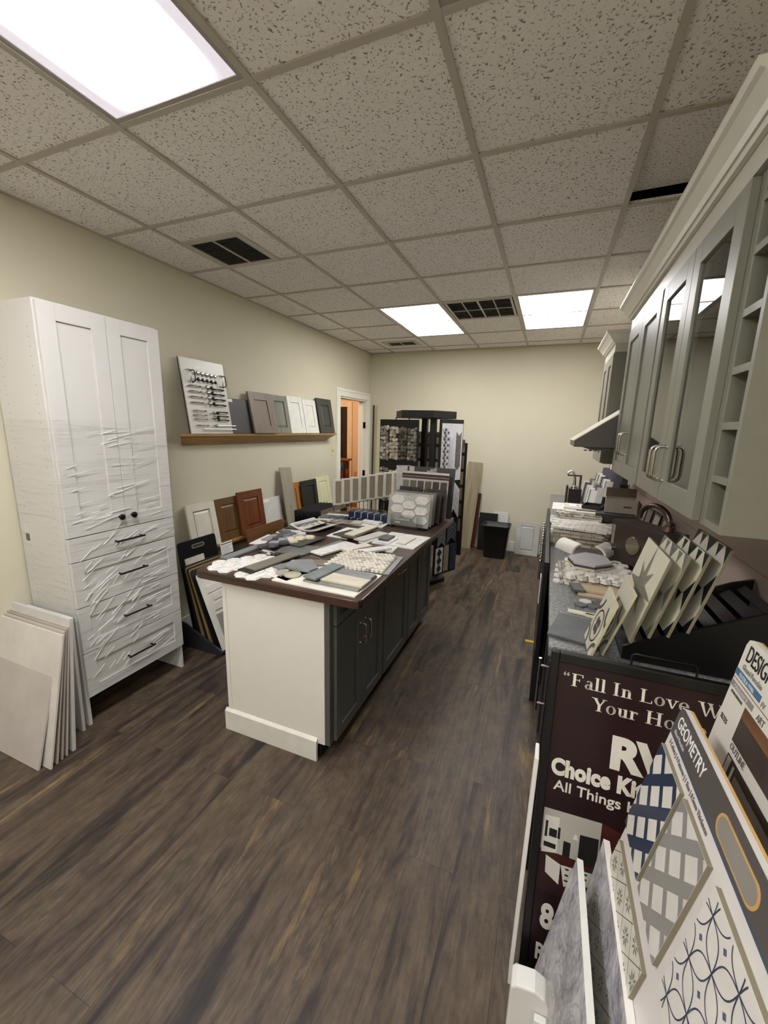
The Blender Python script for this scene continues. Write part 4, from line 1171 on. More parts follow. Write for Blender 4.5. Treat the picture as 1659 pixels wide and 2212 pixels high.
def chevrons(p, wd, z0, z1):
    obj('white_card', G().box(.02, -.003, z1-.60, wd-.012, 0, z1-.04), mat('#e6e4ea', .4), p)
    g = G()
    for j in range(16):
        for i in range(3): g.prism(hexpts(.045+.026*i+.013*(j % 2), z1-.10-.03*j, .014, PI/6), -.008, -.003, 'y', (i+j) % 2)
    obj('mosaic_strip', g, [mat('#d9d7d6', .3), mat('#57555a', .3)], p)
    def chev(nm, x0, w2, zt, zb, step, m, arm=.04):
        g = G(); z = zb
        while z < zt:
            g.prism([(x0, z), (x0+w2, z-arm), (x0+w2, z-arm+step*.86), (x0, z+step*.86)], -.008, -.003, 'y')
            g.prism([(x0+w2, z-arm), (x0+2*w2, z), (x0+2*w2, z+step*.86), (x0+w2, z-arm+step*.86)], -.008, -.003, 'y')
            z += step
        obj(nm, g, m, p)
    chev('chevron_strip', .135, .03, z1-.16, z1-.52, .03, mat('#d5d9e0', .3), .03)
    chev('chevron_strip', .235, .035, z1-.12, z1-.46, .034, mat('#77726f', .4), .035)
    # second row: white chevron arrow boards
    g = G().prism([(.02, z1-.64), (.14, z1-.64), (.14, z1-.96), (.10, z1-1.02), (.02, z1-1.0)], -.004, 0, 'y'); obj('white_card', g, mat('#e4e2e8', .4), p)
    g = G().prism([(.165, z1-.72), (.245, z1-.62), (wd-.012, z1-.70), (wd-.012, z1-1.0), (.245, z1-.90), (.165, z1-1.02)], -.006, 0, 'y'); obj('chevron_card', g, mat('#d9d7de', .4), p)
    chev('chevron_strip', .172, .073, z1-.75, z1-.97, .05, marble('#cfcfd4', '#9a9aa4', 14, .3), -.075)
    # third row: slate chevrons
    chev('chevron_strip', .03, .06, z1-1.1, z1-1.28, .045, stone('#6b6a68', '#84827e', 12), -.05)
    chev('chevron_strip', .17, .07, z1-1.08, z1-1.26, .05, stone('#454b55', '#5a616c', 12), -.06)
    # bottom row: lantern tiles, sticks, navy bricks
    zb = z0+.02
    obj('white_card', G().box(.015, -.004, zb, .125, 0, zb+.27), mat('#d9d6cf', .4), p)
    g = G()
    for k in range(3):
        cz = zb+.05+.085*k
        s = .032
        g.prism([(.07, cz-s*1.3), (.07+s*.5, cz-s*.7), (.07+s, cz), (.07+s*.5, cz+s*.7), (.07, cz+s*1.3), (.07-s*.5, cz+s*.7), (.07-s, cz), (.07-s*.5, cz-s*.7)], -.010, -.004, 'y')
    obj('lantern_tile', g, mat('#333b40', .25), p, bev=.001)
    g = G()
    for k in range(5): g.box(.14+.015*k, -.008, zb+.01*(k % 2), .152+.015*k, 0, zb+.27+.01*(k % 3))
    obj('stick_strip', g, mat('#a79c8a', .4), p)
    g = G()
    for k in range(4): g.box(.232, -.008, zb+.072*k, wd-.008, 0, zb+.068+.072*k)
    obj('brick_strip', g, stone('#29323f', '#3b4655', 14), p)
carousel_panel('black swing panel with white chevron and mosaic strips at the right of the carousel', (.626, 2.600, 0), 62, .34, .185, 1.762, chevrons)
def rows_beige(p, wd, z0, z1):
    cs = ['#3f372f', '#8a8478', '#b8a27c', '#a08c74', '#6b5b4b', '#8f7b5f']
    for k in range(6):
        g = G()
        for i in range(3): g.box(.02+i*(wd-.04)/3, -.008, z1-.10-.17*k, .02+(i+1)*(wd-.04)/3-.006, 0, z1-.10-.17*k+.135)
        obj('tile_row', g, stone(cs[k], cs[(k+2) % 6] if k == 0 else cs[k], 10), p)
carousel_panel('black swing panel with rows of beige and brown tiles at the back of the carousel', (.14, 3.34, 0), -5, .46, .30, 1.60, rows_beige)
carousel_panel('brown tiled swing panel edge showing behind the chevron panel', (.60, 3.05, 0), 5, .205, .30, 1.53, rows_beige)

# ================================================================== BACK WALL THINGS
tag(obj('floor_plank', G().box(-.098, -.012, 0, .098, 0, 1.235), wood('#857a5f', '#a89d84', 'z', 5), loc=(.588, 4.42, 0), rot=(-R(5), R(3.5), 0), bev=.002), 'tall weathered tan plank leaning on the far wall', 'plank')
tag(obj('floor_plank', G().box(-.09, -.012, 0, .09, 0, .80), wood('#3d1d17', '#54281f', 'z', 5), loc=(.645, 4.475, 0), rot=(-R(4), R(3), 0), bev=.002), 'short dark red plank behind the tall tan plank', 'plank')
tag(obj('wood_board', G().box(-.125, -.014, 0, .125, 0, .535), mat('#14120f', .5), loc=(.905, 4.42, 0), rot=(-R(6), 0, 0), bev=.002), 'black panel leaning on the far wall behind the waste bin', 'panel')
tag(obj('drawer_front', G().box(-.10, -.014, 0, .10, 0, .555), WHITE, loc=(1.065, 4.475, 0), rot=(-R(5), 0, 0), bev=.002), 'white panel leaning between the black panel and the waste bin', 'panel')
t = thing('waste_bin', 'black plastic waste bin standing at the far wall', 'waste bin', (1.05, 4.20, 0))
g = G()
def rrect(a, b, r, n=4):
    o_ = []
    for (sx, sy, a0) in ((1, 1, 0), (-1, 1, 90), (-1, -1, 180), (1, -1, 270)):
        for i in range(n+1):
            th = R(a0+90*i/n); o_.append((sx*(a-r)+r*math.cos(th), sy*(b-r)+r*math.sin(th)))
    return o_
lv = [(0, .135, .105), (.02, .137, .107), (.42, .172, .128), (.42, .180, .136), (.45, .182, .138), (.45, .170, .126), (.03, .13, .10)]
v = []
for (z, a, b) in lv: v += [(x, y, z) for (x, y) in rrect(a, b, .04)]
n = 20
fs = [(j*n+i, j*n+(i+1) % n, (j+1)*n+(i+1) % n, (j+1)*n+i) for j in range(len(lv)-1) for i in range(n)]
g.add(v, fs, 0, True); g.add(v, [list(range(n))[::-1], list(range((len(lv)-1)*n, len(lv)*n))], 0)
obj('bin_body', g, mat('#151515', .4), t)
sd = thing('cabinet_door_sample', 'pale grey cabinet door sample with raised panel standing at the far wall', 'cabinet door', (1.44, 4.45, 0), tilt(0, 6))
obj('frame', shaker(G(), -.15, 0, .15, .46, .02, .06, .009, panel=False), mat('#bfc1b9', .45), sd, bev=.002)
obj('center_panel', shaker(G(), -.15, 0, .15, .46, .02, .06, .009, raised=True, frame=False), mat('#bfc1b9', .45), sd)

# ================================================================== RIGHT COUNTER AND BASE CABINETS
yy = .215
nth = ['nearest', 'second', 'third', 'fourth', 'fifth', 'sixth', 'farthest']
for k in range(7):
    y1 = yy+.55
    t = thing('base_cabinet', 'black base cabinet under the right worktop, %s from the sign' % nth[k], 'base cabinet', (1.705, yy, 0), (0, 0, 0), 'black base cabinets under the right worktop')
    g = G().box(0, .001, .10, XR-1.72, .549, TOP-.04); g.box(.06, .001, 0, XR-1.72, .549, .10)
    obj('carcass', g, mat('#18181b', .5), t)
    gg = G(); shaker(gg, -.547, .11, -.003, .86, .018, .06, .008)
    M = Matrix.Rotation(R(-90), 4, 'Z')
    g = G(); g.v = [tuple(M @ Vector(p)) for p in gg.v]; g.f, g.mi, g.sm = gg.f, gg.mi, gg.sm
    d = obj('door', g, mat('#1b1b1f', .45), t, bev=.0015)
    if k == 0:
        h = G().tube([(-.053, .05, .60), (-.053, .05, .82)], .006, 10)
        for z in (.63, .79): h.cyl((-.018, .05, z), (-.053, .05, z), .0045, n=8)
        obj('handle', h, mat('#a9a7a2', .25, 1.0), d)
    yy = y1
tag(obj('worktop', G().box(1.672, .185, TOP-.038, XR-.009, 4.12, TOP), GRAN, bev=.005), 'grey speckled stone worktop along the right wall', 'worktop')
# black hardware panel standing against the base cabinets, with chrome pulls
t = thing('hardware_display_board', 'black panel with hanging chrome hardware standing along the right counter front', 'display panel', (1.642, 1.05, .36))
obj('board', G().box(0, 0, 0, .024, 1.75, .60), mat('#0c0c10', .4), t, bev=.002)
for k in range(6):
    g = G()
    for i in range(9): g.lathe([(.001, -.010), (.008, -.006), (.010, 0), (.008, .006), (.001, .010)], c=(-.014, 1.10+.10*k, .48-.02*i), n=10)
    g.lathe([(.001, 0), (.013, .012), (.014, .02), (.001, .03)], c=(-.016, 1.10+.10*k, .26), n=12)
    g.tube([(-.016, 1.10+.10*k, .26), (-.016, 1.10+.10*k, .12)], [.006, .010], 8)
    obj('beaded_chain_pull', g, CHROME, t)
g = G()
for k in range(3): g.box(-.006, .9-.09*k, .02+.02*k, 0, .95-.09*k, .22+.02*k)
obj('paper_tag', g, PAPER, t)
tag(obj('panel_stand', G().box(1.640, 1.2, 0, 1.668, 2.7, .358), mat('#0e0e12', .5)), 'black plinth carrying the hardware panel along the right counter', 'plinth')
tag(obj('folding_rule', G().box(0, 0, 0, .12, .03, .006), mat('#d8b23c', .4), loc=(1.575, 1.96, .001)), 'yellow rule lying on the floor by the right counter', 'ruler')

# ------------------------------------------------------------------ upper cabinets
FX = 1.98
UZ0, UZ1 = 1.43, 2.255
def to_left(gg):      # builder space: local x = -y world, local -y = -x world
    M = Matrix.Rotation(R(-90), 4, 'Z')
    g = G(); g.v = [tuple(M @ Vector(p)) for p in gg.v]; g.f, g.mi, g.sm = gg.f, gg.mi, gg.sm
    return g
def upper_box(y0, y1, open_front=False):
    g = G(); x0, x1 = 2.0, XR-.008
    g.box(x0, y0, UZ0, x1, y0+.018, UZ1); g.box(x0, y1-.018, UZ0, x1, y1, UZ1)
    g.box(x0, y0+.018, UZ0, x1, y1-.018, UZ0+.018); g.box(x0, y0+.018, UZ1-.018, x1, y1-.018, UZ1)
    g.box(x1-.01, y0+.018, UZ0+.018, x1, y1-.018, UZ1-.018)
    return g
# open cubby unit
t = thing('open_shelf_cabinet', 'narrow green grey open shelf cabinet at the near end of the wall cabinets', 'wall cabinet', (0, 0, 0))
obj('carcass', upper_box(-.10, .032), GREEN, t, bev=.001)
for z in (1.555, 1.685, 1.815, 1.945, 2.08, 2.19):
    obj('shelf', G().box(2.0, -.082, z-.009, XR-.018, .014, z+.009), GREEN, t)
def door_unit(label, y0, y1, glazed, hz):
    t = thing('wall_cabinet', label, 'wall cabinet', (0, 0, 0))
    obj('carcass', upper_box(y0, y1), GREEN_D, t, bev=.001)
    if glazed:
        for z in (1.70, 1.98): obj('shelf', G().box(2.03, y0+.02, z-.009, XR-.018, y1-.02, z+.009), GREEN_D, t)
    ym = (y0+y1)/2
    for s, (a, b) in enumerate(((y0+.012, ym-.0015), (ym+.0015, y1-.012))):
        gg = G(); shaker(gg, -b, UZ0+.006, -a, UZ1-.006, .02, .07, .009, panel=not glazed)
        d = obj('door', to_left(gg), GREEN, t, loc=(2.0, 0, 0), bev=.0015)
        if glazed:
            gl = G().box(1.988, a+.068, UZ0+.074, 1.992, b-.068, UZ1-.074)
            obj('glass_pane', gl, GLASS, d, loc=(-2.0, 0, 0))
        h = G(); yh = (b-.032) if s == 0 else (a+.032)
        pull(h, (1.98, yh, hz), (0, 0, 1), .115, (-1, 0, 0), .0048)
        obj('handle', h, NICKEL, d, loc=(-2.0, 0, 0))
    return t
door_unit('green grey wall cabinet with two glass doors', .036, .846, True, 1.563)
door_unit('green grey wall cabinet with two solid doors left of the range hood', .850, 1.665, False, 1.61)
door_unit('far wall cabinet with two narrow doors beyond the range hood', 2.33, 2.95, False, 1.61)
def crown(label, y0, y1, near_return, far_return):
    t = thing('crown_moulding', label, 'crown moulding', (0, 0, 0))
    obj('frieze', G().box(1.985, y0, UZ1+.001, XR-.01, y1, 2.325), mat('#b7b4a6', .35, var=.02), t)
    prof = [(1.984, 2.318), (1.972, 2.320), (1.966, 2.330), (1.960, 2.331), (1.952, 2.345), (1.928, 2.372), (1.918, 2.378), (1.912, 2.386), (1.912, 2.396), (1.984, 2.396)]
    v = []; n = len(prof)
    for e, s, on in ((y0, -1, near_return), (y1, 1, far_return)):
        for (x, z) in prof: v.append((x, e+s*((1.984-x) if on else 0), z))
    fs = [(i, (i+1) % n, n+(i+1) % n, n+i) for i in range(n)] + [list(range(n))[::-1], list(range(n, 2*n))]
    g = G().add(v, [f[::-1] for f in fs])
    for e, s, on in ((y0, -1, near_return), (y1, 1, far_return)):
        if not on: continue
        pr = [((e+s*(1.984-x)), z) for (x, z) in prof]
        v = [(x, y, z) for (x, _), (y, z) in zip(prof, pr)] + [(XR-.01, y, z) for (y, z) in pr]
        g.add(v, fs if s > 0 else [f[::-1] for f in fs])
    obj('crown_profile', g, mat('#cfccbf', .3, var=.015), t)
crown('long pale crown moulding over the near wall cabinets', -.10, 1.665, False, False)
crown('short pale crown moulding over the far wall cabinet', 2.33, 2.95, True, False)
# range hood
t = thing('range_hood', 'grey pyramid range hood between the wall cabinets', 'range hood', (0, 0, 0))
y0, y1 = 1.70, 2.30
g = G().prism([(XR-.012, 1.572), (1.752, 1.572), (1.752, 1.612), (2.10, 1.86), (XR-.012, 1.86)], y0+.0, y1, 'y')
obj('canopy', g, mat('#5a5552', .4, .2), t, bev=.003)
g = G().prism([(1.752, 1.612), (1.746, 1.612), (2.096, 1.865), (2.10, 1.86)], y0, y1, 'y')
obj('front_face', g, mat('#d8d2c2', .3), t)
g = G().prism([(XR-.015, 1.572), (1.80, 1.572), (1.86, 1.552), (XR-.015, 1.552)], y0+.03, y1-.03, 'y')
obj('underside_filter', g, mat('#56524e', .4, .5), t)
g = G()
for k in range(3): g.cyl((1.83+.03*k, y0+.1, 1.552), (1.83+.03*k, y0+.1, 1.545), .010, n=10)
obj('control_button', g, BLACK, t)
obj('chimney', G().box(2.10, 1.85, 1.86, XR-.012, 2.15, 2.70), mat('#8b8782', .35, .5), t)

# ------------------------------------------------------------------ things on the right counter
GC = 'mosaic sheets stacked on the right counter'
def layer(label, cx, cy, wd, ht, ang, z, th, mats, kind='plain', name='mosaic_sheet', cat='mosaic sheet', group=GC):
    g = G()
    if kind == 'plain': g.box(-wd/2, -ht/2, 0, wd/2, ht/2, th)
    elif kind == 'brick':
        nx, ny = 5, 7
        for j in range(ny):
            off = wd/nx/2 if j % 2 else 0
            for i in range(nx):
                x0 = -wd/2+wd*i/nx+off; y0 = -ht/2+ht*j/ny
                g.box(x0, y0, 0, x0+wd/nx-.003, y0+ht/ny-.003, th, random.randrange(len(mats)))
    elif kind == 'hex':
        r_ = .030
        for j in range(int(ht/(r_*1.5))):
            for i in range(int(wd/(r_*1.732))):
                g.prism(hexpts(-wd/2+(i+.5*(j % 2))*r_*1.732+r_, -ht/2+j*r_*1.5+r_, r_*.94, PI/6), 0, th, 'z', random.randrange(len(mats)), inset=.06)
    elif kind == 'tiny':
        for j in range(16):
            for i in range(16):
                g.box(-wd/2+wd*i/16, -ht/2+ht*j/16, 0, -wd/2+wd*(i+.86)/16, -ht/2+ht*(j+.86)/16, th, random.randrange(len(mats)))
    return tag(obj(name, g, mats, loc=(cx, cy, z), rot=(0, 0, R(ang)), bev=0 if kind in ('tiny', 'brick', 'hex') else .001), label, cat, group)
MW = [MARB, mat('#d9d4c9', .35), mat('#e6e1d7', .35)]
MW2 = [mat('#b9ac98', .4), mat('#cbbfac', .4), mat('#a89a86', .4)]
MB = [mat('#9a8576', .4), mat('#ad9888', .4)]
# slate square near the front
flat('slate_tile', 'dark slate square tile at the near end of the right counter', 1.785, .352, .20, .215, -12, TOP+.002, SLATE, .010, group=GC)
# front stack (hexagon sheets), bottom to top
z = TOP
ordn = ['lowest', 'second lowest', 'third from the bottom', 'fourth from the bottom', 'fifth from the bottom', 'sixth from the bottom', 'seventh from the bottom', 'eighth from the bottom']
for k in range(6):
    tm = [MW, MW, [mat('#8b8478', .4), mat('#c4bcac', .4)], MW, MW, MW][k]
    layer('white hexagon mosaic sheet, %s in the near counter stack' % ordn[k] if k != 2 else 'grey and white strip mosaic sheet inside the near counter stack', 1.845+(.012 if k % 2 else -.008)+.012*k, 1.02+.012*(k % 3), .295, .32, -3+2*(k % 3), z, .0095, tm, 'hex' if k != 2 else 'tiny')
    z += .010
ZS2 = z
flat('floor_tile', 'beige stone tile sticking out of the front of the near counter stack', 1.90, .80, .20, .13, -4, TOP+.0, stone('#c2ad90', '#d1bea3', 9), .012, group=GC)
flat('floor_tile', 'tan tile lying directly on the beige stone tile', 1.90, .815, .19, .11, -2, TOP+.0125, stone('#b29a7a', '#c4ad8d', 9), .010, group=GC)
flat('wall_tile', 'small dark grey tile at the left end of the tan tile', 1.795, .80, .05, .10, 12, TOP+.0125, SLATE, .012, group=GC)
for k, m_ in enumerate((stone('#c6b89f', '#d3c7b1', 8), mat('#3a3638', .4), mat('#b4afb4', .35, var=.02))):
    g = G().prism([(1.756, 1.075), (1.782, .965), (1.875, .945), (1.965, 1.03), (1.945, 1.16), (1.85, 1.19)], 0, .011, 'z')
    tag(obj('hexagon_tile', g, m_, loc=(.0, .0, ZS2+.0005+.0115*k), bev=.001), ['tan hexagon tile at the bottom of the three on the near stack', 'black hexagon tile between the tan and the lilac one', 'large lilac grey hexagon tile on top of the near stack'][k], 'tile', GC)
# curved white porcelain pieces behind the hexagon
def scoop(label, loc, rz):
    g = G(); n = 10; v = []
    for i in range(n+1):
        a = PI/2*i/n
        v += [(.06-.06*math.cos(a), 0, .06*math.sin(a)*1.0), (.06-.06*math.cos(a), .15, .06*math.sin(a)), (.07-.06*math.cos(a)+.0, 0, .06*math.sin(a)-.006), (.07-.06*math.cos(a), .15, .06*math.sin(a)-.006)]
    f = []
    for i in range(n):
        a, b = 4*i, 4*i+4
        f += [(a, a+1, b+1, b), (a+2, b+2, b+3, a+3), (a, b, b+2, a+2), (a+1, a+3, b+3, b+1)]
    f += [(0, 2, 3, 1), (4*n, 4*n+1, 4*n+3, 4*n+2)]
    g.add(v, f, 0, False)
    return tag(obj('porcelain_trim', g, mat('#dedbd3', .45), loc=loc, rot=(0, 0, R(rz))), label, 'tile', GC)
scoop('curved white porcelain trim on the left behind the lilac hexagon', (1.78, 1.20, ZS2+.007), 35)
scoop('curved white porcelain trim on the right behind the lilac hexagon', (2.02, 1.33, ZS2+.007), 155)
# small pieces in front of that stack
hex_sheet('hexagon_mosaic', 'small dark and white hexagon mosaic at the front of the right counter', (1.80, .62, TOP), 4, [(0, 0), (.052, 0), (.104, 0), (.026, .045), (.078, .045)], .030, .008, [SLATE, mat('#d9d4cf', .3)], lambda k: [0, 0, 1, 1, 0][k], group=GC)
flat('wall_tile', 'cream bar tile behind the dark slate square', 1.80, .525, .11, .022, -6, TOP, CREAM, .010, group=GC)
flat('wall_tile', 'second cream bar tile leaning behind the slate square', 1.86, .505, .10, .022, -16, TOP, mat('#ded6b8', .4), .010, group=GC)
# middle stack
z = TOP
for k in range(8):
    kk = 'brick'
    layer('pale brick mosaic sheet, %s in the middle counter stack' % ordn[k], 1.835+.010*(k % 3)-.004*k+.02, 1.83+.02*(k % 2), .32, .34, -8+3*(k % 4), z, .0135, MW2 if k < 5 else MW, kk)
    z += .0142
layer('white marble brick mosaic sheet on top of the middle counter stack', 1.86, 1.75, .33, .25, -10, z, .013, MW, 'brick')
z = TOP
for k in range(7):
    layer('brown stone strip sheet, %s in the pile right of the middle stack' % ordn[k], 2.13+.008*(k % 2), 1.96+.012*(k % 3), .17, .30, -12+2*(k % 3), z, .012, MB, 'plain')
    z += .0128
# far stack
z = TOP
layer('white marble tile sheet at the bottom of the far counter stack', 1.80, 2.42, .27, .33, -3, z, .03, [MARB], 'plain', 'marble_tile', 'tile')
layer('grey polished tile right in the far counter stack', 1.95, 2.32, .40, .25, -8, z+.031, .022, [stone('#8e8478', '#9d9386', 8)], 'plain', 'floor_tile', 'tile')
layer('tan tile under the tiny square mosaics in the far stack', 1.90, 2.36, .30, .22, -6, z+.054, .020, [stone('#9d927f', '#ada28f', 8)], 'plain', 'floor_tile', 'tile')
layer('tiny square mosaic sheet, lower one in the far counter stack', 1.90, 2.46, .33, .33, -6, z+.075, .012, [mat('#b9b2a5', .35), mat('#8e877b', .35), mat('#d3cdc1', .35)], 'tiny')
layer('tiny square mosaic sheet, upper one in the far counter stack', 1.89, 2.50, .34, .33, -5, z+.088, .012, [mat('#c9c3b7', .35), mat('#a39c90', .35), mat('#ddd8cd', .35)], 'tiny')
layer('white marble tile jutting out at the left of the far counter stack', 1.775, 2.62, .19, .36, -2, z+.101, .008, [MARB], 'plain', 'marble_tile', 'tile')
layer('mottled stone tile on the far counter stack', 1.90, 2.62, .25, .27, -4, z+.110, .010, [marble('#d8d1c4', '#9b9184', 14, .3)], 'plain', 'floor_tile', 'tile')
layer('pale trim strip lying at the front of the far counter stack', 1.90, 2.40, .24, .06, -6, z+.101, .012, [mat('#ddd8ca', .35)], 'plain', 'trim_strip', 'tile')
t = thing('business_card', 'white printed card on the far counter stack', 'card', (1.86, 2.62, z+.121), (0, 0, R(-6)))
obj('card', G().box(-.045, -.06, 0, .045, .06, .003), PAPER, t)
obj('print', G().box(.012, -.02, .003, .036, .03, .0036), mat('#6d6a70', .5), t)
t = thing('black_tray', 'small black plastic tray on tiles at the far counter stack', 'tray', (2.0, 2.58, z+.1215), (0, 0, R(-14)))
g = G().box(-.075, -.09, 0, .075, .09, .004)
for (a, b, c, d) in ((-.075, -.09, -.069, .09), (.069, -.09, .075, .09), (-.069, -.09, .069, -.084), (-.069, .084, .069, .09)): g.box(a, b, .004, c, d, .03)
obj('tray_body', g, mat('#0f0f10', .3), t, bev=.001)
tag(obj('white_box', G().box(-.05, -.03, 0, .05, .03, .045), WHITE_M, loc=(1.97, 2.90, TOP), rot=(0, 0, R(-8)), bev=.002), 'small white carton in front of the stone chip display', 'carton')
# faucet display at the far end
t = thing('faucet_display', 'brown display block with a chrome faucet at the far end of the counter', 'faucet display', (1.885, 3.46, TOP))
g = G().box(-.075, -.06, 0, -.055, .06, .20); obj('side_panel', g, BRONZE, t, bev=.002)
g = G().box(-.045, -.06, 0, .075, .07, .17); obj('block', g, mat('#241a16', .45), t, bev=.003)
g = G().box(-.075, -.02, .30, .065, .02, .315); g.box(.045, -.02, .175, .065, .02, .30); obj('square_spout', g, mat('#5b524c', .3, .8), t, bev=.002)
g = G().cyl((.0, .0, .17), (.0, .0, .20), .030, .022); g.cyl((0, 0, .20), (0, 0, .27), .018, .014)
g.tube([(0, 0, .27), (-.005, 0, .315), (-.02, 0, .345), (-.045, 0, .352), (-.07, 0, .335), (-.078, 0, .315)], [.012, .012, .011, .011, .012, .013], 10)
g.tube([(-.03, -.02, .19), (.05, -.02, .195)], .007, 8)
obj('faucet', g, CHROME, t)
# stepped stone-chip display
t = thing('chip_display_rack', 'dark stepped rack of stone chips along the backsplash', 'display rack', (0, 0, TOP))
for i in range(5):
    obj('step', G().box(1.985+.064*i, 2.98, 0, 2.047+.064*i, 4.05, .03+.066*i), BLACKM, t)
cc = ['#d6d3ce', '#a79d94', '#3b3a3d', '#b8b1a8', '#e1dedb', '#8f8b88', '#c9c2b8', '#6c6763', '#d6d3ce', '#55525a']
for i in range(5):
    for j in range(10):
        h = .15 if i else .19
        c = cc[(i*3+j*7+i*j) % len(cc)]
        tag(obj('stone_chip', G().box(-.027, -.004, 0, .027, .004, h-.01*(j % 2)), stone(c, c, 10, .25), loc=(2.016+.064*i, 3.02+.108*j, TOP+.0305+.066*i), rot=(-R(14), R(6), R(-10))), '%s stone chip upright in step %s of the stepped rack' % ({'#d6d3ce': 'pale grey', '#8f8b88': 'grey', '#3b3a3d': 'charcoal', '#b8b1a8': 'warm grey', '#6c6763': 'dark taupe', '#e1dedb': 'white', '#a79d94': 'taupe', '#55525a': 'slate', '#c9c2b8': 'cream', '#2c2a2c': 'black'}[c], ['one (lowest)', 'two', 'three', 'four', 'five (highest)'][i]), 'stone chip', 'stone chips in the stepped rack')
# cardboard boxes, dark trays
t = thing('cardboard_box', 'open grey cardboard box standing on dark trays on the counter', 'box', (2.185, 2.48, TOP+.125), (0, 0, R(-6)))
g = G()
for (a, b, c, d) in ((-.11, -.08, .11, -.076), (-.11, .076, .11, .08), (-.11, -.076, -.106, .076), (.106, -.076, .11, .076)): g.box(a, b, 0, c, d, .11)
g.box(-.106, -.076, 0, .106, .076, .004)
obj('box_body', g, mat('#a59c8f', .7), t)
obj('printed_label', G().box(.02, -.0806, .045, .075, -.08, .060), mat('#4f4842', .6), t)
g = G().box(-.11, 0, 0, .11, .08, .003); obj('flap', g, mat('#5a483b', .7), t, loc=(0, .08, .11), rot=(R(60), 0, 0))
g = G()
for k, (w2, d2_, h2) in enumerate(((.15, .15, .055), (.14, .12, .065))):
    tag(obj('display_tray', G().box(-w2, -d2_, 0, w2, d2_, h2), mat('#1b1a1a', .4) if k == 0 else mat('#3c3a36', .4), loc=(2.15, 2.42+.03*k, TOP+(.056 if k else 0)), rot=(0, 0, R(-6)), bev=.003), ['black tray at the bottom under the cardboard box', 'dark grey tray right under the cardboard box'][k], 'tray')
# picture frames leaning on the backsplash
for k in range(3):
    f = thing('picture_frame', ['dark framed sample leaning on the backsplash, nearest to the bronze faucet', 'dark framed sample leaning on the backsplash, middle of three', 'dark framed sample leaning on the backsplash, nearest to the cardboard box'][k], 'frame', (2.255-.004*k, 1.62+.19*k, TOP+.002), tilt(-90, 10), 'framed samples on the backsplash')
    g = G(); h, wd, b_ = .26, .17, .015
    g.box(0, -.012, 0, b_, 0, h); g.box(wd-b_, -.012, 0, wd, 0, h); g.box(b_, -.012, 0, wd-b_, 0, b_); g.box(b_, -.012, h-b_, wd-b_, 0, h)
    obj('frame', g, BLACK, f)
    obj('sample', G().box(b_, -.008, b_, wd-b_, -.002, h-b_), mat(['#8f8178', '#a79a90', '#6e6460'][k], .4), f)
# bronze faucet display box with an arched faucet and a chrome sprayer
t = thing('faucet_display', 'dark bronze display box with an arched copper faucet', 'faucet display', (2.125, 1.235, TOP), (0, 0, R(-61)))
obj('box_body', G().box(-.165, -.07, 0, .205, .07, .27), mat('#463a34', .35, .2), t, bev=.003)
obj('label_plate', G().box(-.155, -.0712, .13, -.135, -.07, .24), mat('#8f857c', .4), t)
g = G().lathe([(.05, 0), (.052, .004), (.048, .010)], n=24, M=Matrix.Translation((.02, -.07, .16)) @ Matrix.Rotation(R(90), 4, 'X')); obj('escutcheon', g, mat('#b6aa95', .25, .9), t)
g = G().cyl((-.12, -.07, .11), (-.12, -.10, .11), .012, .016); obj('button', g, CHROME, t)
g = G().cyl((.15, .0, .275), (.15, .0, .30), .028, .024)
pts = [(.15, 0, .30), (.15, 0, .31)] + [(.15-.10+.10*math.cos(a), 0, .31+.075*math.sin(a)) for a in [PI*i/10 for i in range(11)]] + [(-.05, 0, .300)]
g.tube(pts, .013, 12); g.tube([(.15, .0, .32), (.19, -.03, .335)], .006, 8)
obj('arched_faucet', g, mat('#6f5c55', .3, .85), t)
t = thing('pull_down_sprayer', 'chrome cylinder sprayer lying on the counter before the bronze box', 'sprayer', (1.955, 1.16, TOP+.031), (0, 0, R(8)))
g = G().cyl((0, 0, 0), (.055, 0, 0), .030, .030, 24); obj('collar', g, mat('#c9c2b6', .25, .9), t)
g = G().cyl((.055, 0, 0), (.20, 0, 0), .024, .020, 20); obj('body', g, mat('#55504c', .15, 1.0), t)
# glass jars
for k in range(2):
    g = G().lathe([(.03, 0), (.034, .01), (.034, .09), (.026, .105), (.026, .12), (.023, .12), (.023, .10), (.031, .088), (.031, .012), (.003, .008)], n=18)
    tag(obj('glass_jar', g, ACRYL, loc=(2.235, 1.50+.0*k-.06*k, TOP)), 'clear glass jar by the backsplash, %s of the two' % ('farther' if k == 0 else 'nearer'), 'jar')

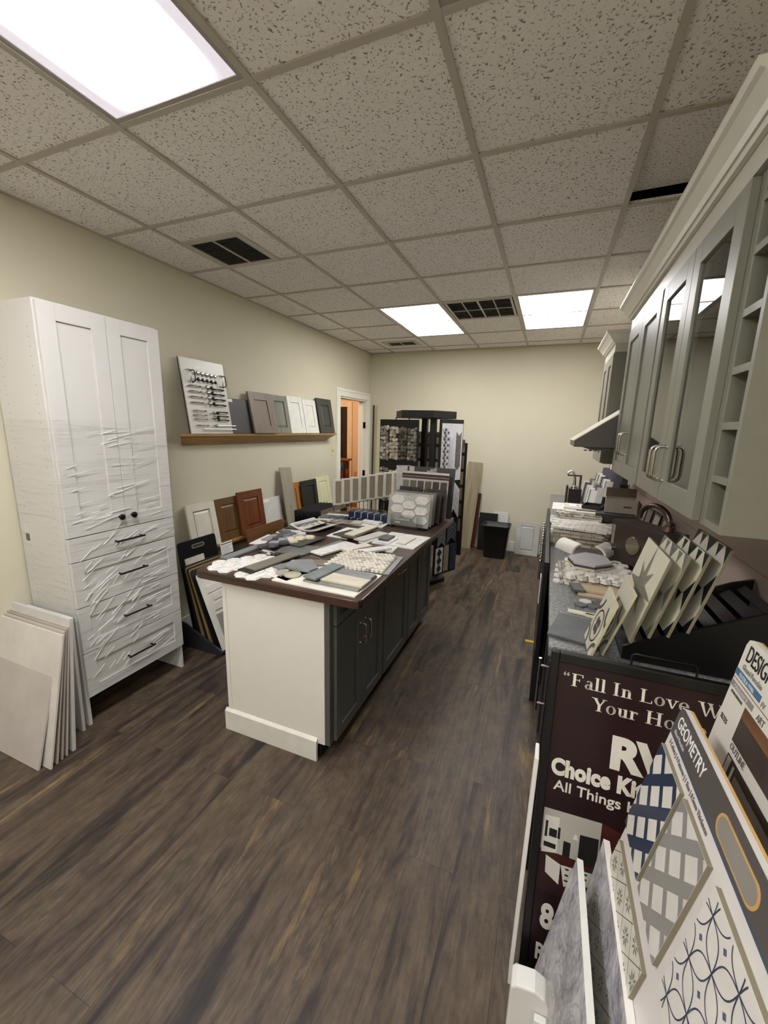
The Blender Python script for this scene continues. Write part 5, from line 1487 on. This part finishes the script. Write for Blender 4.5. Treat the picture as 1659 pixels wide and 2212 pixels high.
# black slotted tile rack at the near end of the counter, its tiles
t = thing('slotted_tile_rack', 'black slotted rack at the near end of the right counter', 'display rack', (0, 0, 0))
ya, yb = .215, .475
for y in (ya-.012, yb):
    obj('side_panel', G().prism([(1.90, TOP+.001), (2.318, TOP+.001), (2.318, 1.17), (2.26, 1.15), (1.90, .96)], y, y+.012, 'y'), BLACK, t)
obj('base_panel', G().box(1.90, ya, TOP+.001, 2.318, yb, TOP+.012), BLACKM, t)
for k in range(8):
    x = 1.935+.0475*k; z = .958+.0245*k
    M = Matrix.Translation((x, 0, z)) @ Matrix.Rotation(R(-38), 4, 'Y')
    g = G().box(0, ya, -.003, .036 if k < 7 else .030, yb, .003, 0, M)
    obj('slat', g, mat('#2b2224', .30, var=.15), t)
def pat_star(g, w_, h_, y):
    cx, cz = w_*.5, h_*.5
    for i in range(8):
        a = 2*PI*i/8; r1 = w_*(.52 if i % 2 == 0 else .36)
        for s, mm in ((1, 1), (-1, 2)):
            g.add([(cx, y, cz), (cx+r1*math.cos(a), y, cz+r1*math.sin(a)), (cx+w_*.17*math.cos(a+s*PI/8), y, cz+w_*.17*math.sin(a+s*PI/8))], [(0, 1, 2), (2, 1, 0)], mm)
def pat_kite(dark):
    def f(g, w_, h_, y):
        for i in range(2):
            for j in range(2):
                ox, oz = i*w_/2, j*h_/2; q = w_/2
                for tri in ([(0, 0), (.30, 0), (0, .42)], [(1, 0), (1, .42), (.70, 0)], [(0, 1), (0, .66), (.26, 1)], [(1, 1), (.74, 1), (1, .66)], [(.36, .98), (.5, .70), (.64, .98)]):
                    g.add([(ox+a*q, y, oz+b*q) for a, b in tri], [(0, 1, 2), (2, 1, 0)], 1)
    return f
def pat_circle(g, w_, h_, y):
    def ring(cx, cz, r0, r1, m, n=28, yy=y):
        for i in range(n):
            a, b = 2*PI*i/n, 2*PI*(i+1)/n
            g.add([(cx+r0*math.cos(a), yy, cz+r0*math.sin(a)), (cx+r1*math.cos(a), yy, cz+r1*math.sin(a)), (cx+r1*math.cos(b), yy, cz+r1*math.sin(b)), (cx+r0*math.cos(b), yy, cz+r0*math.sin(b))], [(0, 1, 2, 3), (3, 2, 1, 0)], m)
    c = w_/2
    ring(c, c, w_*.30, w_*.335, 2)
    for k in range(4):
        a = PI/4+PI/2*k; ring(c+w_*.11*math.cos(a), c+w_*.11*math.sin(a), 0, w_*.085, 1, 14)
    for (sx, sz) in ((0, 0), (w_, 0), (0, w_), (w_, w_)):
        a0 = math.atan2(c-sz, c-sx)
        n = 10
        for i in range(n):
            a, b = a0-PI/4+PI/2*i/n, a0-PI/4+PI/2*(i+1)/n
            g.add([(sx+r_*math.cos(t_), y, sz+r_*math.sin(t_)) for (r_, t_) in ((w_*.24, a), (w_*.32, a), (w_*.32, b), (w_*.24, b))], [(0, 1, 2, 3), (3, 2, 1, 0)], 1)
def rack_tile(label, x, y_far, z, size, tl, mats, pat, th=.008, group='patterned tiles in the slotted rack', h=None, az=-90):
    h = h or size
    g = G().box(0, -th, 0, size, 0, h, 0)
    pat(g, size, h, -th-.0005)
    g.box(.001, -th+.0005, .001, size+.0006, -.0005, h+.0004, 3)
    return tag(obj('patterned_tile', g, mats, loc=(x, y_far, z), rot=tilt(az, tl), bev=0), label, 'tile', group)
EDGE = mat('#857c66', .6)
TW = mat('#c9c6b0', .4, var=.02)
SZ = .262
rack_tile('pale tile with a grey eight-point star, frontmost big tile in the black rack', 1.915, .462, .995, .300, 14, [TW, mat('#9f9d8d', .4), mat('#adab9a', .4), EDGE], pat_star)
rack_tile('white tile with light grey kite pattern, second in the black rack', 1.965, .460, 1.018, .290, 14, [TW, mat('#96968c', .4), TW, EDGE], pat_kite(0))
rack_tile('white tile with black kite pattern, third in the black rack', 2.012, .446, 1.037, .285, 14, [TW, mat('#22252a', .4), TW, EDGE], pat_kite(1))
rack_tile('grey shaded tile with black kite pattern, rearmost in the black rack', 2.060, .444, 1.062, .285, 14, [mat('#b9b4a8', .4), mat('#1f2126', .4), TW, EDGE], pat_kite(1))
rack_tile('small tile with a grey quatrefoil in a ring, leaning in front of the star tile', 1.800, .300, TOP+.013, .175, 16, [mat('#c6c2ae', .4), mat('#74746c', .4), mat('#3d3b3b', .4), mat('#d3cba4', .6)], pat_circle, group='small patterned tiles on the right counter', h=.21)
rack_tile('small tile with grey arcs leaning right behind the quatrefoil tile', 1.842, .345, TOP+.013, .175, 17, [mat('#bdbaa8', .4), mat('#6c6d66', .4), mat('#5a5a55', .4), mat('#d3cba4', .6)], pat_circle, group='small patterned tiles on the right counter', h=.24)

# ================================================================== FOREGROUND: A-FRAME SIGN
SW, SH = .585, 1.022
t = thing('sidewalk_sign', 'dark red framed sidewalk sign with white lettering about falling in love with your home', 'sign', (1.674, -.2, 0), (-R(11.31), 0, 0))
g = G(); fw = .024
g.box(0, -.012, 0, fw, .018, SH); g.box(SW-fw, -.012, 0, SW, .018, SH); g.box(fw, -.012, 0, SW-fw, .018, fw*2); g.box(fw, -.012, SH-fw*1.3, SW-fw, .018, SH)
obj('frame', g, mat('#0d0c0c', .35), t, bev=.003)
obj('poster', G().box(fw, -.004, fw*2, SW-fw, .010, SH-fw*1.3), wood('#1d0b0e', '#2b1014', 'x', 6, .4), t)
SIGN = mat('#ece7db', .5, var=.01)
PY = -.0046
# serif lettering, drawn letter by letter
def serif(word, x, z, s, parent, m, kx=1.07):
    g = G(); X0 = x; x = 0.0
    def rect(a, b, c, d): g.add([(x+a*s, PY, z+b*s), (x+c*s, PY, z+b*s), (x+c*s, PY, z+d*s), (x+a*s, PY, z+d*s)], [(0, 1, 2, 3)], 0)
    def poly(*p): g.add([(x+a*s, PY, z+b*s) for a, b in p], [tuple(range(len(p)))], 0)
    def ring(cx, cy, rx, ry, tx, ty, a0=0, a1=360):
        n = max(6, int(abs(a1-a0)/15))
        for i in range(n):
            A, B = R(a0+(a1-a0)*i/n), R(a0+(a1-a0)*(i+1)/n)
            def o_(a, k):
                return (x+(cx+(rx-k*tx)*math.cos(a))*s, PY, z+(cy+(ry-k*ty)*math.sin(a))*s)
            g.add([o_(A, 0), o_(B, 0), o_(B, 1), o_(A, 1)], [(0, 1, 2, 3), (3, 2, 1, 0)], 0)
    def stem(a, b, h, y0=0, sb=True, st=False):
        rect(a, y0, b, h)
        if sb: rect(a-.07, y0, b+.07, y0+.035)
        if st: rect(a-.07, h-.035, b+.07, h)
    for ch in word:
        if ch == ' ': x += .28*s; continue
        if ch == '“':
            for d in (0, .16):
                ring(.09+d, .56, .06, .06, .06, .06); ring(.13+d, .58, .10, .13, .05, .05, 90, 190)
            w_ = .40
        elif ch == 'F': stem(.10, .23, .7); rect(.03, .665, .56, .70); rect(.51, .54, .56, .70); rect(.23, .35, .42, .385); rect(.385, .29, .42, .45); w_ = .62
        elif ch == 'I': stem(.10, .23, .7, st=True); w_ = .36
        elif ch == 'L': stem(.10, .23, .7, st=True); rect(.23, 0, .56, .035); rect(.52, 0, .56, .16); w_ = .62
        elif ch == 'H': stem(.10, .23, .7, st=True); stem(.52, .65, .7, st=True); rect(.23, .33, .52, .37); w_ = .78
        elif ch == 'Y':
            stem(.30, .43, .32); poly((.08, .7), (.22, .7), (.43, .32), (.30, .32)); poly((.56, .7), (.62, .7), (.43, .32), (.36, .32)); rect(0, .665, .28, .7); rect(.48, .665, .70, .7); w_ = .66
        elif ch == 'W':
            poly((.07, .7), (.21, .7), (.38, 0), (.32, 0)); poly((.34, 0), (.38, 0), (.54, .58), (.49, .62)); poly((.40, .7), (.54, .7), (.72, 0), (.66, 0)); poly((.68, 0), (.72, 0), (.92, .7), (.87, .7)); rect(0, .665, .27, .7); rect(.36, .665, .60, .7); rect(.80, .665, 1.0, .7); w_ = .98
        elif ch == 'a': ring(.20, .13, .155, .14, .10, .035); rect(.27, .03, .38, .34); ring(.235, .33, .145, .14, .10, .035, 0, 160); rect(.38, 0, .44, .04); rect(.30, 0, .40, .05); w_ = .46
        elif ch == 'l': stem(.08, .20, .72); rect(.02, .69, .14, .72); w_ = .28
        elif ch == 'i': stem(.08, .20, .45); rect(.02, .42, .14, .45); ring(.14, .59, .07, .07, .07, .07); w_ = .28
        elif ch in 'nhm':
            stem(.08, .20, .72 if ch == 'h' else .45); rect(.02, (.69 if ch == 'h' else .42), .14, (.72 if ch == 'h' else .45))
            ring(.27, .30, .17, .16, .12, .05, 0, 130); rect(.32, 0, .44, .31); rect(.26, 0, .50, .035); w_ = .52
            if ch == 'm': ring(.51, .30, .17, .16, .12, .05, 0, 130); rect(.56, 0, .68, .31); rect(.50, 0, .74, .035); w_ = .76
        elif ch == 'o': ring(.24, .225, .22, .235, .115, .035); w_ = .50
        elif ch == 'e': ring(.23, .225, .21, .235, .115, .035, 0, 320); rect(.10, .215, .43, .25); w_ = .47
        elif ch == 'v': poly((.04, .45), (.17, .45), (.29, 0), (.23, 0)); poly((.24, 0), (.29, 0), (.45, .45), (.40, .45)); rect(-.02, .415, .22, .45); rect(.34, .415, .51, .45); w_ = .50
        elif ch == 'u': rect(.08, .12, .20, .45); rect(.02, .415, .14, .45); ring(.23, .15, .15, .16, .10, .05, 180, 330); rect(.32, 0, .44, .45); rect(.26, .415, .38, .45); rect(.38, 0, .50, .035); w_ = .52
        elif ch == 'r': stem(.08, .20, .45); rect(.02, .42, .14, .45); ring(.30, .29, .14, .16, .10, .06, 50, 150); ring(.35, .38, .05, .05, .05, .05); w_ = .42
        elif ch == 't': rect(.10, .06, .22, .60); ring(.24, .10, .14, .11, .10, .05, 180, 310); rect(.0, .41, .34, .45); w_ = .36
        else: w_ = .3
        x += w_*s
    g.v = [(X0+p[0]*kx, p[1], p[2]) for p in g.v]
    return obj('lettering', g, m, parent)
serif('“Fall In Love With', .038, .926, .0545, t, SIGN)
serif('Your Home', .122, .868, .0545, t, SIGN)
lettering('lettering', 'RV', .126, SIGN, t, (.183, PY, .718), bold=.0065, sx=1.02, gap=.92)
lettering('lettering', 'Choice Kitchens', .066, SIGN, t, (.033, PY, .650), bold=.0036, sx=.80, gap=1.05)
lettering('lettering', 'All Things Kitchen', .043, SIGN, t, (.045, PY, .602), bold=.0005, sx=1.05)
lettering('lettering', '8', .102, SIGN, t, (.046, PY, .174), bold=.004, sx=.72)
lettering('lettering', 'R', .070, SIGN, t, (.040, PY, .070), bold=.002, sx=.72)
# printed kitchen photo on the poster
g = G()
def ph(m, *p): g.add([(a, PY-.0002*(1+m*.15), b) for a, b in p], [tuple(range(len(p)))], m)
ph(1, (.026, .285), (.30, .285), (.30, .41), (.026, .41))                  # dark floor
ph(0, (.026, .395), (.184, .40), (.184, .545), (.026, .538))               # pale room
ph(2, (.029, .40), (.030, .515), (.072, .52), (.072, .41))                 # white cabinets
ph(3, (.046, .455), (.068, .455), (.068, .48), (.046, .48))
ph(3, (.034, .45), (.041, .45), (.041, .50), (.034, .50)); ph(3, (.07, .455), (.077, .455), (.077, .49), (.07, .49))
ph(3, (.034, .42), (.068, .42), (.068, .435), (.034, .435))
ph(3, (.130, .405), (.180, .405), (.180, .495), (.130, .49))               # dark window
ph(3, (.088, .40), (.108, .40), (.108, .455), (.088, .455))                # refrigerator
ph(2, (.112, .47), (.126, .47), (.122, .485), (.116, .485)); ph(2, (.142, .465), (.156, .465), (.152, .475), (.146, .475))
ph(2, (.044, .395), (.086, .380), (.086, .318), (.046, .342)); ph(2, (.087, .380), (.172, .388), (.168, .345), (.100, .318))
ph(4, (.040, .402), (.086, .384), (.178, .391), (.170, .402), (.09, .410))  # red island top
for (a, b) in ((.100, .370), (.100, .352), (.100, .335), (.125, .372), (.122, .353), (.150, .375), (.150, .360)): ph(3, (a, b), (a+.010, b), (a+.010, b+.005), (a, b+.005))
ph(4, (.185, .46), (.30, .41), (.30, .52), (.186, .545))                   # mahogany beam at right
obj('printed_photo', g, [mat('#b9b5ab', .45), mat('#33191a', .45), mat('#e3dfd5', .45), mat('#1d1b1b', .4), mat('#4a1d1c', .4)], t)
h = G().tube([(.214, .003, SH-.004), (.214, .003, SH+.028), (.222, .003, SH+.034), (.364, .003, SH+.034), (.372, .003, SH+.028), (.372, .003, SH-.004)], .003, 8)
obj('carry_handle', h, DARKMETAL, t)
bl = obj('rear_leaf', G().box(.0, .02, 0, SW, .034, SH-.02), mat('#100f0f', .45), t, rot=(R(18), 0, 0))
bl.location = (0, .318, 0); bl.rotation_euler = (R(16.5), 0, 0)
# white board standing beside the sign
tag(obj('white_strip', G().box(-.005, -.04, 0, .005, .02, .81), WHITE_M, loc=(1.652, -.205, 0), rot=(0, R(.3), 0), bev=.002), 'white upright strip standing between the sign frame and the aisle', 'strip')

# ------------------------------------------------------------------ FOREGROUND: tile display boards and slabs
# GEOMETRY board: local x runs from the far edge towards the camera, z up, front faces the aisle
BH, BW = .93, .62
V = Vector((-.18, 0, -.984)).normalized()
A = Vector((1.955, -.245, 1.06))
base = A + V*BH
t = thing('tile_display_board', 'white tile display board with dark GEOMETRY header and plaid tiles', 'display board', base, (-R(10.37), 0, R(-90)))
th = .010
r = .02
poly = [(0, 0), (BW, 0), (BW, BH), (r, BH), (r*.3, BH-r*.3), (0, BH-r)]
obj('board', G().prism(poly, 0, -th, 'y'), mat('#d9d4d0', .4, var=.015), t)
g = G().prism([(0, 0), (BW, 0), (BW, BH+.0), (r, BH+.0), (r*.3, BH-r*.3), (0, BH-r)], .006, .0002, 'y')
obj('plywood_back', g, wood('#c99d58', '#dcb577', 'x', 8), t)
def vz(v): return BH-v
pf = -th-.0008
g = G().prism([(0, vz(.072)), (BW, vz(.072)), (BW, vz(.002)), (r, vz(.002)), (r*.3, vz(.008)), (0, vz(.022))], -th-.0005, -th, 'y'); obj('header_band', g, mat('#57524f', .4, var=.02), t)
g = G().box(0, -th-.0008, vz(.076), BW, -th, vz(.0715)); obj('blue_line', g, mat('#42546e', .4), t)
lettering('lettering', 'GEOMETRY', .040, mat('#f2f0ee', .4), t, (.016, pf, vz(.046)), sx=.78, gap=1.02)
lettering('lettering', 'Glazed Porcelain', .012, mat('#c9c6c4', .4), t, (.018, pf, vz(.064)), sx=.8)
lettering('lettering', '3 Colors | 4 Patterns | 1 Size | 8.5mm Thickness', .0155, mat('#77726e', .5), t, (.016, pf, vz(.094)), sx=.80)
g = G()
ringp = [(.335+.052*math.copysign(1, math.cos(a))+.022*math.cos(a), vz(.043)+.022*math.sin(a)) for a in [2*PI*i/24+.01 for i in range(24)]]
g.prism(ringp, -th-.0012, -th, 'y', 1)
ringp = [(.335+.050*math.copysign(1, math.cos(a))+.018*math.cos(a), vz(.043)+.018*math.sin(a)) for a in [2*PI*i/24+.01 for i in range(24)]]
g.prism(ringp, -th-.0018, -th-.001, 'y', 0)
obj('hand_slot', g, [mat('#8d8880', .5), mat('#c79d60', .5)], t)
def board_tile(nm, u0, u1, v0, v1, mats, pat):
    g = G().box(u0, -th-.009, vz(v1), u1, -th, vz(v0), 0)
    pat(g, u0, u1, v0, v1, -th-.0094)
    g.box(u0+.0005, -th-.0085, vz(v1)-.0008, u1+.0008, -th-.0005, vz(v0)+.0006, 2)
    return obj(nm, g, mats, t)
def quad(g, y, a, b, c, d, m): g.add([(a, y, vz(d)), (c, y, vz(d)), (c, y, vz(b)), (a, y, vz(b))], [(0, 1, 2, 3)], m)
def clip_poly(p, u0, u1, v0, v1):
    for ax, lim, sg in ((0, u0, 1), (0, u1, -1), (1, v0, 1), (1, v1, -1)):
        out = []
        for i in range(len(p)):
            A_, B_ = p[i-1], p[i]
            ia, ib = (A_[ax]-lim)*sg >= 0, (B_[ax]-lim)*sg >= 0
            if ia != ib:
                q = (lim-A_[ax])/(B_[ax]-A_[ax]); out.append((A_[0]+(B_[0]-A_[0])*q, A_[1]+(B_[1]-A_[1])*q))
            if ib: out.append(B_)
        p = out
        if len(p) < 3: return []
    return p
def face(g, y, p, m):
    if len(p) >= 3:
        n_ = len(g.v)
        ar = sum(p[i-1][0]*p[i][1]-p[i][0]*p[i-1][1] for i in range(len(p)))
        if ar > 0: p = p[::-1]
        g.add([(a, y, vz(b_)) for a, b_ in p], [tuple(range(len(p)))], m)
def bar(g, y, cu, cv, ang, wd, box_, m):
    c, s_ = math.cos(ang), math.sin(ang); L = 1.0
    p = [(cu-L*c-wd*s_, cv-L*s_+wd*c), (cu+L*c-wd*s_, cv+L*s_+wd*c), (cu+L*c+wd*s_, cv+L*s_-wd*c), (cu-L*c+wd*s_, cv-L*s_-wd*c)]
    face(g, y, clip_poly(p, *box_), m)
def plaid(g, u0, u1, v0, v1, y):
    cu, cv = (u0+u1)/2, (v0+v1)/2
    st = .062
    for k in range(-3, 4):
        bar(g, y, cu+st*.7071*k, cv-st*.7071*k+.01, PI/4, .0085, (u0, u1, v0, v1), 1)
    for k in range(-3, 4):
        bar(g, y-.0002, cu+st*.75*k+.01, cv+st*.75*k, -PI/4, .0125, (u0, u1, v0, v1), 1)
board_tile('plaid_tile', .006, .152, .110, .357, [mat('#dcd8d0', .35), mat('#2f3a4f', .35), EDGE], plaid)
board_tile('plaid_tile', .168, .306, .106, .357, [mat('#d3d0c9', .35), mat('#8d8a86', .35), EDGE], plaid)
def loops(g, u0, u1, v0, v1, y):
    W = u1-u0
    s = W/2
    def petal(cx, cz, a, L, wd):
        n = 10
        for sd in (-1, 1):
            pr = None
            for i in range(n+1):
                q = i/n; lx = (q-.5)*L; ly = sd*wd*math.sin(PI*q)
                p = (cx+lx*math.cos(a)-ly*math.sin(a), cz+lx*math.sin(a)+ly*math.cos(a))
                if pr:
                    d = Vector((p[0]-pr[0], p[1]-pr[1])); nn = Vector((-d.y, d.x)).normalized()*.0012
                    qs = [(pr[0]+nn.x, pr[1]+nn.y), (p[0]+nn.x, p[1]+nn.y), (p[0]-nn.x, p[1]-nn.y), (pr[0]-nn.x, pr[1]-nn.y)]
                    if all(u0 <= a_ <= u1 and vz(v1) <= b_ <= vz(v0) for a_, b_ in qs):
                        g.add([(a_, y, b_) for a_, b_ in qs], [(0, 1, 2, 3), (3, 2, 1, 0)], 1)
                pr = p
    st = .068
    c45 = math.cos(PI/4)
    cu, cz0 = (u0+u1)/2, (vz(v0)+vz(v1))/2
    for i in range(-6, 7):
        for j in range(-6, 7):
            cx, cz = cu+(i-j)*st*c45, cz0+(i+j)*st*c45
            petal(cx+st/2*c45, cz+st/2*c45, PI/4, st, st*.25); petal(cx-st/2*c45, cz+st/2*c45, 3*PI/4, st, st*.25)
            q = .0042
            cc = (cx, cz+st*c45)
            if u0+q*1.5 < cc[0] < u1-q*1.5 and vz(v1)+q*1.5 < cc[1] < vz(v0)-q*1.5:
                g.add([(cc[0], y, cc[1]-q*1.4), (cc[0]+q*1.4, y, cc[1]), (cc[0], y, cc[1]+q*1.4), (cc[0]-q*1.4, y, cc[1])], [(0, 1, 2, 3)], 1)
board_tile('loop_tile', .340, .585, .104, .357, [mat('#dad6cf', .35), mat('#59607a', .35), EDGE], loops)
def flowers(g, u0, u1, v0, v1, y):
    st = .056; c45 = math.cos(PI/4); bx = (u0, u1, v0, v1)
    cu, cv = u0+.03, v0+.045
    for k in range(-9, 10):
        bar(g, y, cu+st*c45*(k+.5), cv-st*c45*(k+.5), PI/4, .0006, bx, 1); bar(g, y, cu+st*c45*(k+.5), cv+st*c45*(k+.5), -PI/4, .0009, bx, 1)
    for i in range(-9, 10):
        for j in range(-9, 10):
            a, b = cu+(i-j)*st*c45, cv+(i+j)*st*c45
            if not (u0-.02 < a < u1+.02 and v0-.02 < b < v1+.02): continue
            for k in range(8):
                t0 = 2*PI*k/8+PI/8; L = st*.34
                p = [(a+.003*math.cos(t0), b+.003*math.sin(t0)), (a+L*.6*math.cos(t0-.24), b+L*.6*math.sin(t0-.24)), (a+L*math.cos(t0), b+L*math.sin(t0)), (a+L*.6*math.cos(t0+.24), b+L*.6*math.sin(t0+.24))]
                face(g, y-.0002, clip_poly(p, *bx), 3)
board_tile('flower_tile', .018, .294, .404, .680, [mat('#cfcbbd', .35), mat('#5b564c', .5), EDGE, mat('#6f776a', .4)], flowers)

# DESIGN board behind it
BH2, BW2 = .96, .66
V2 = Vector((-.126, 0, -.992)).normalized()
A2 = Vector((2.062, -.205, 1.232))
s2 = .93
base2 = A2 + V2*BH2
t = thing('tile_display_board', 'white display board with DESIGN heading, blue band and a dark room picture', 'display board', base2, (-R(7.24), 0, R(-90)))
BH = BH2
poly = [(0, 0), (BW2, 0), (BW2, BH2), (r, BH2), (r*.3, BH2-r*.3), (0, BH2-r)]
obj('board', G().prism(poly, 0, -th, 'y'), mat('#dad6cc', .4, var=.015), t)
obj('plywood_back', G().prism(poly, .006, .0002, 'y'), wood('#c99d58', '#dcb577', 'x', 8), t)
lettering('lettering', 'DESIGN', .052, mat('#26221f', .4), t, (.018, pf, vz(.048)), sx=.62)
lettering('lettering', 'Glazed Porcelain', .017, mat('#8d8881', .5), t, (.020, pf, vz(.068)), sx=.75)
g = G().box(.0, -th-.0008, vz(.090), .115, -th, vz(.075)); obj('blue_band', g, mat('#4d6b88', .4), t)
lettering('lettering', 'FLOOR & WALL', .012, mat('#b9cad8', .4), t, (.020, pf-.0006, vz(.087)), sx=.8)
lettering('lettering', 'FV', .017, mat('#8d8881', .5), t, (.122, pf, vz(.092)), sx=.8)
g = G().box(0, -th-.0006, vz(.0985), BW2, -th, vz(.0972)); obj('red_line', g, mat('#6d3232', .4), t)
g = G().box(.0, -th-.0008, vz(.118), .105, -th, vz(.105)); obj('grey_band', g, mat('#8c8683', .4), t)
lettering('lettering', 'PORCELANATO', .011, mat('#c9c5c1', .4), t, (.018, pf-.0006, vz(.1155)), sx=.8)
lettering('lettering', 'ART', .020, mat('#77726c', .5), t, (.125, pf, vz(.120)), sx=.8)
lettering('lettering', 'SCAN CODE FOR', .0085, mat('#55504b', .5), t, (.014, pf, vz(.130)), sx=.8)
lettering('lettering', 'SIZES', .017, mat('#55504b', .5), t, (.012, pf, vz(.198)), sx=.8)
lettering('lettering', 'OUTLINE', .020, mat('#77726c', .5), t, (.085, pf, vz(.222)), sx=.8)
g = G()
quad(g, pf, .082, .124, .60, .205, 0); quad(g, pf-.0002, .082, .124, .60, .150, 1)
obj('room_picture', g, [stone('#2f2724', '#4f4743', 9), wood('#5b3f2a', '#7a5638', 'x', 6)], t)
g = G()
quad(g, pf, .088, .232, .60, .36, 0); quad(g, pf-.0002, .092, .236, .108, .34, 1); quad(g, pf-.0004, .120, .240, .128, .33, 2); quad(g, pf-.0004, .136, .25, .60, .35, 3)
obj('outline_picture', g, [mat('#2b2726', .4), mat('#b9b6ac', .4), mat('#cfcac0', .4), stone('#6f6760', '#918981', 9)], t)

# marble slabs leaning in a white rack
def slab(label, x, y0, z1, tl, h, ln):
    g = G().box(0, -.015, 0, ln, 0, h-.0006); g.box(.0, -.0152, h-.0006, ln, .0002, h, 1)  # thin paler cap paints the top edge as lit
    zb = z1-h*math.cos(R(tl)); xb = x-h*math.sin(R(tl))
    return tag(obj('marble_slab', g, [MARBD, mat('#eeece6', .3)], loc=(xb, y0, zb), rot=tilt(-90, tl)), label, 'slab', 'marble slabs in the foreground rack')
slab('veined grey marble slab nearest the aisle in the foreground rack', 1.795, -.252, .552, 8.6, .45, .56)
slab('veined grey marble slab behind the first, right of it', 1.858, -.205, .592, 6.0, .49, .60)
t = thing('tile_rack', 'white display rack with rounded end plate at the bottom of the photo', 'display rack', (0, 0, 0))
g = G().prism([(1.640, .0), (1.715, .0), (1.715, .535), (1.706, .556), (1.685, .566), (1.650, .560), (1.640, .550)], -.585, -.545, 'y')
obj('end_plate', g, WHITE, t, bev=.004)
obj('rail', G().box(1.688, -.600, .02, 1.712, -.586, .52), WHITE, t, bev=.003)
obj('bottom_tray', G().box(1.66, -.86, .03, 2.30, -.245, .10), WHITE, t, bev=.004)
obj('foot', G().box(1.66, -.86, 0, 1.70, -.245, .03), WHITE, t); obj('foot', G().box(2.26, -.86, 0, 2.30, -.245, .03), WHITE, t)
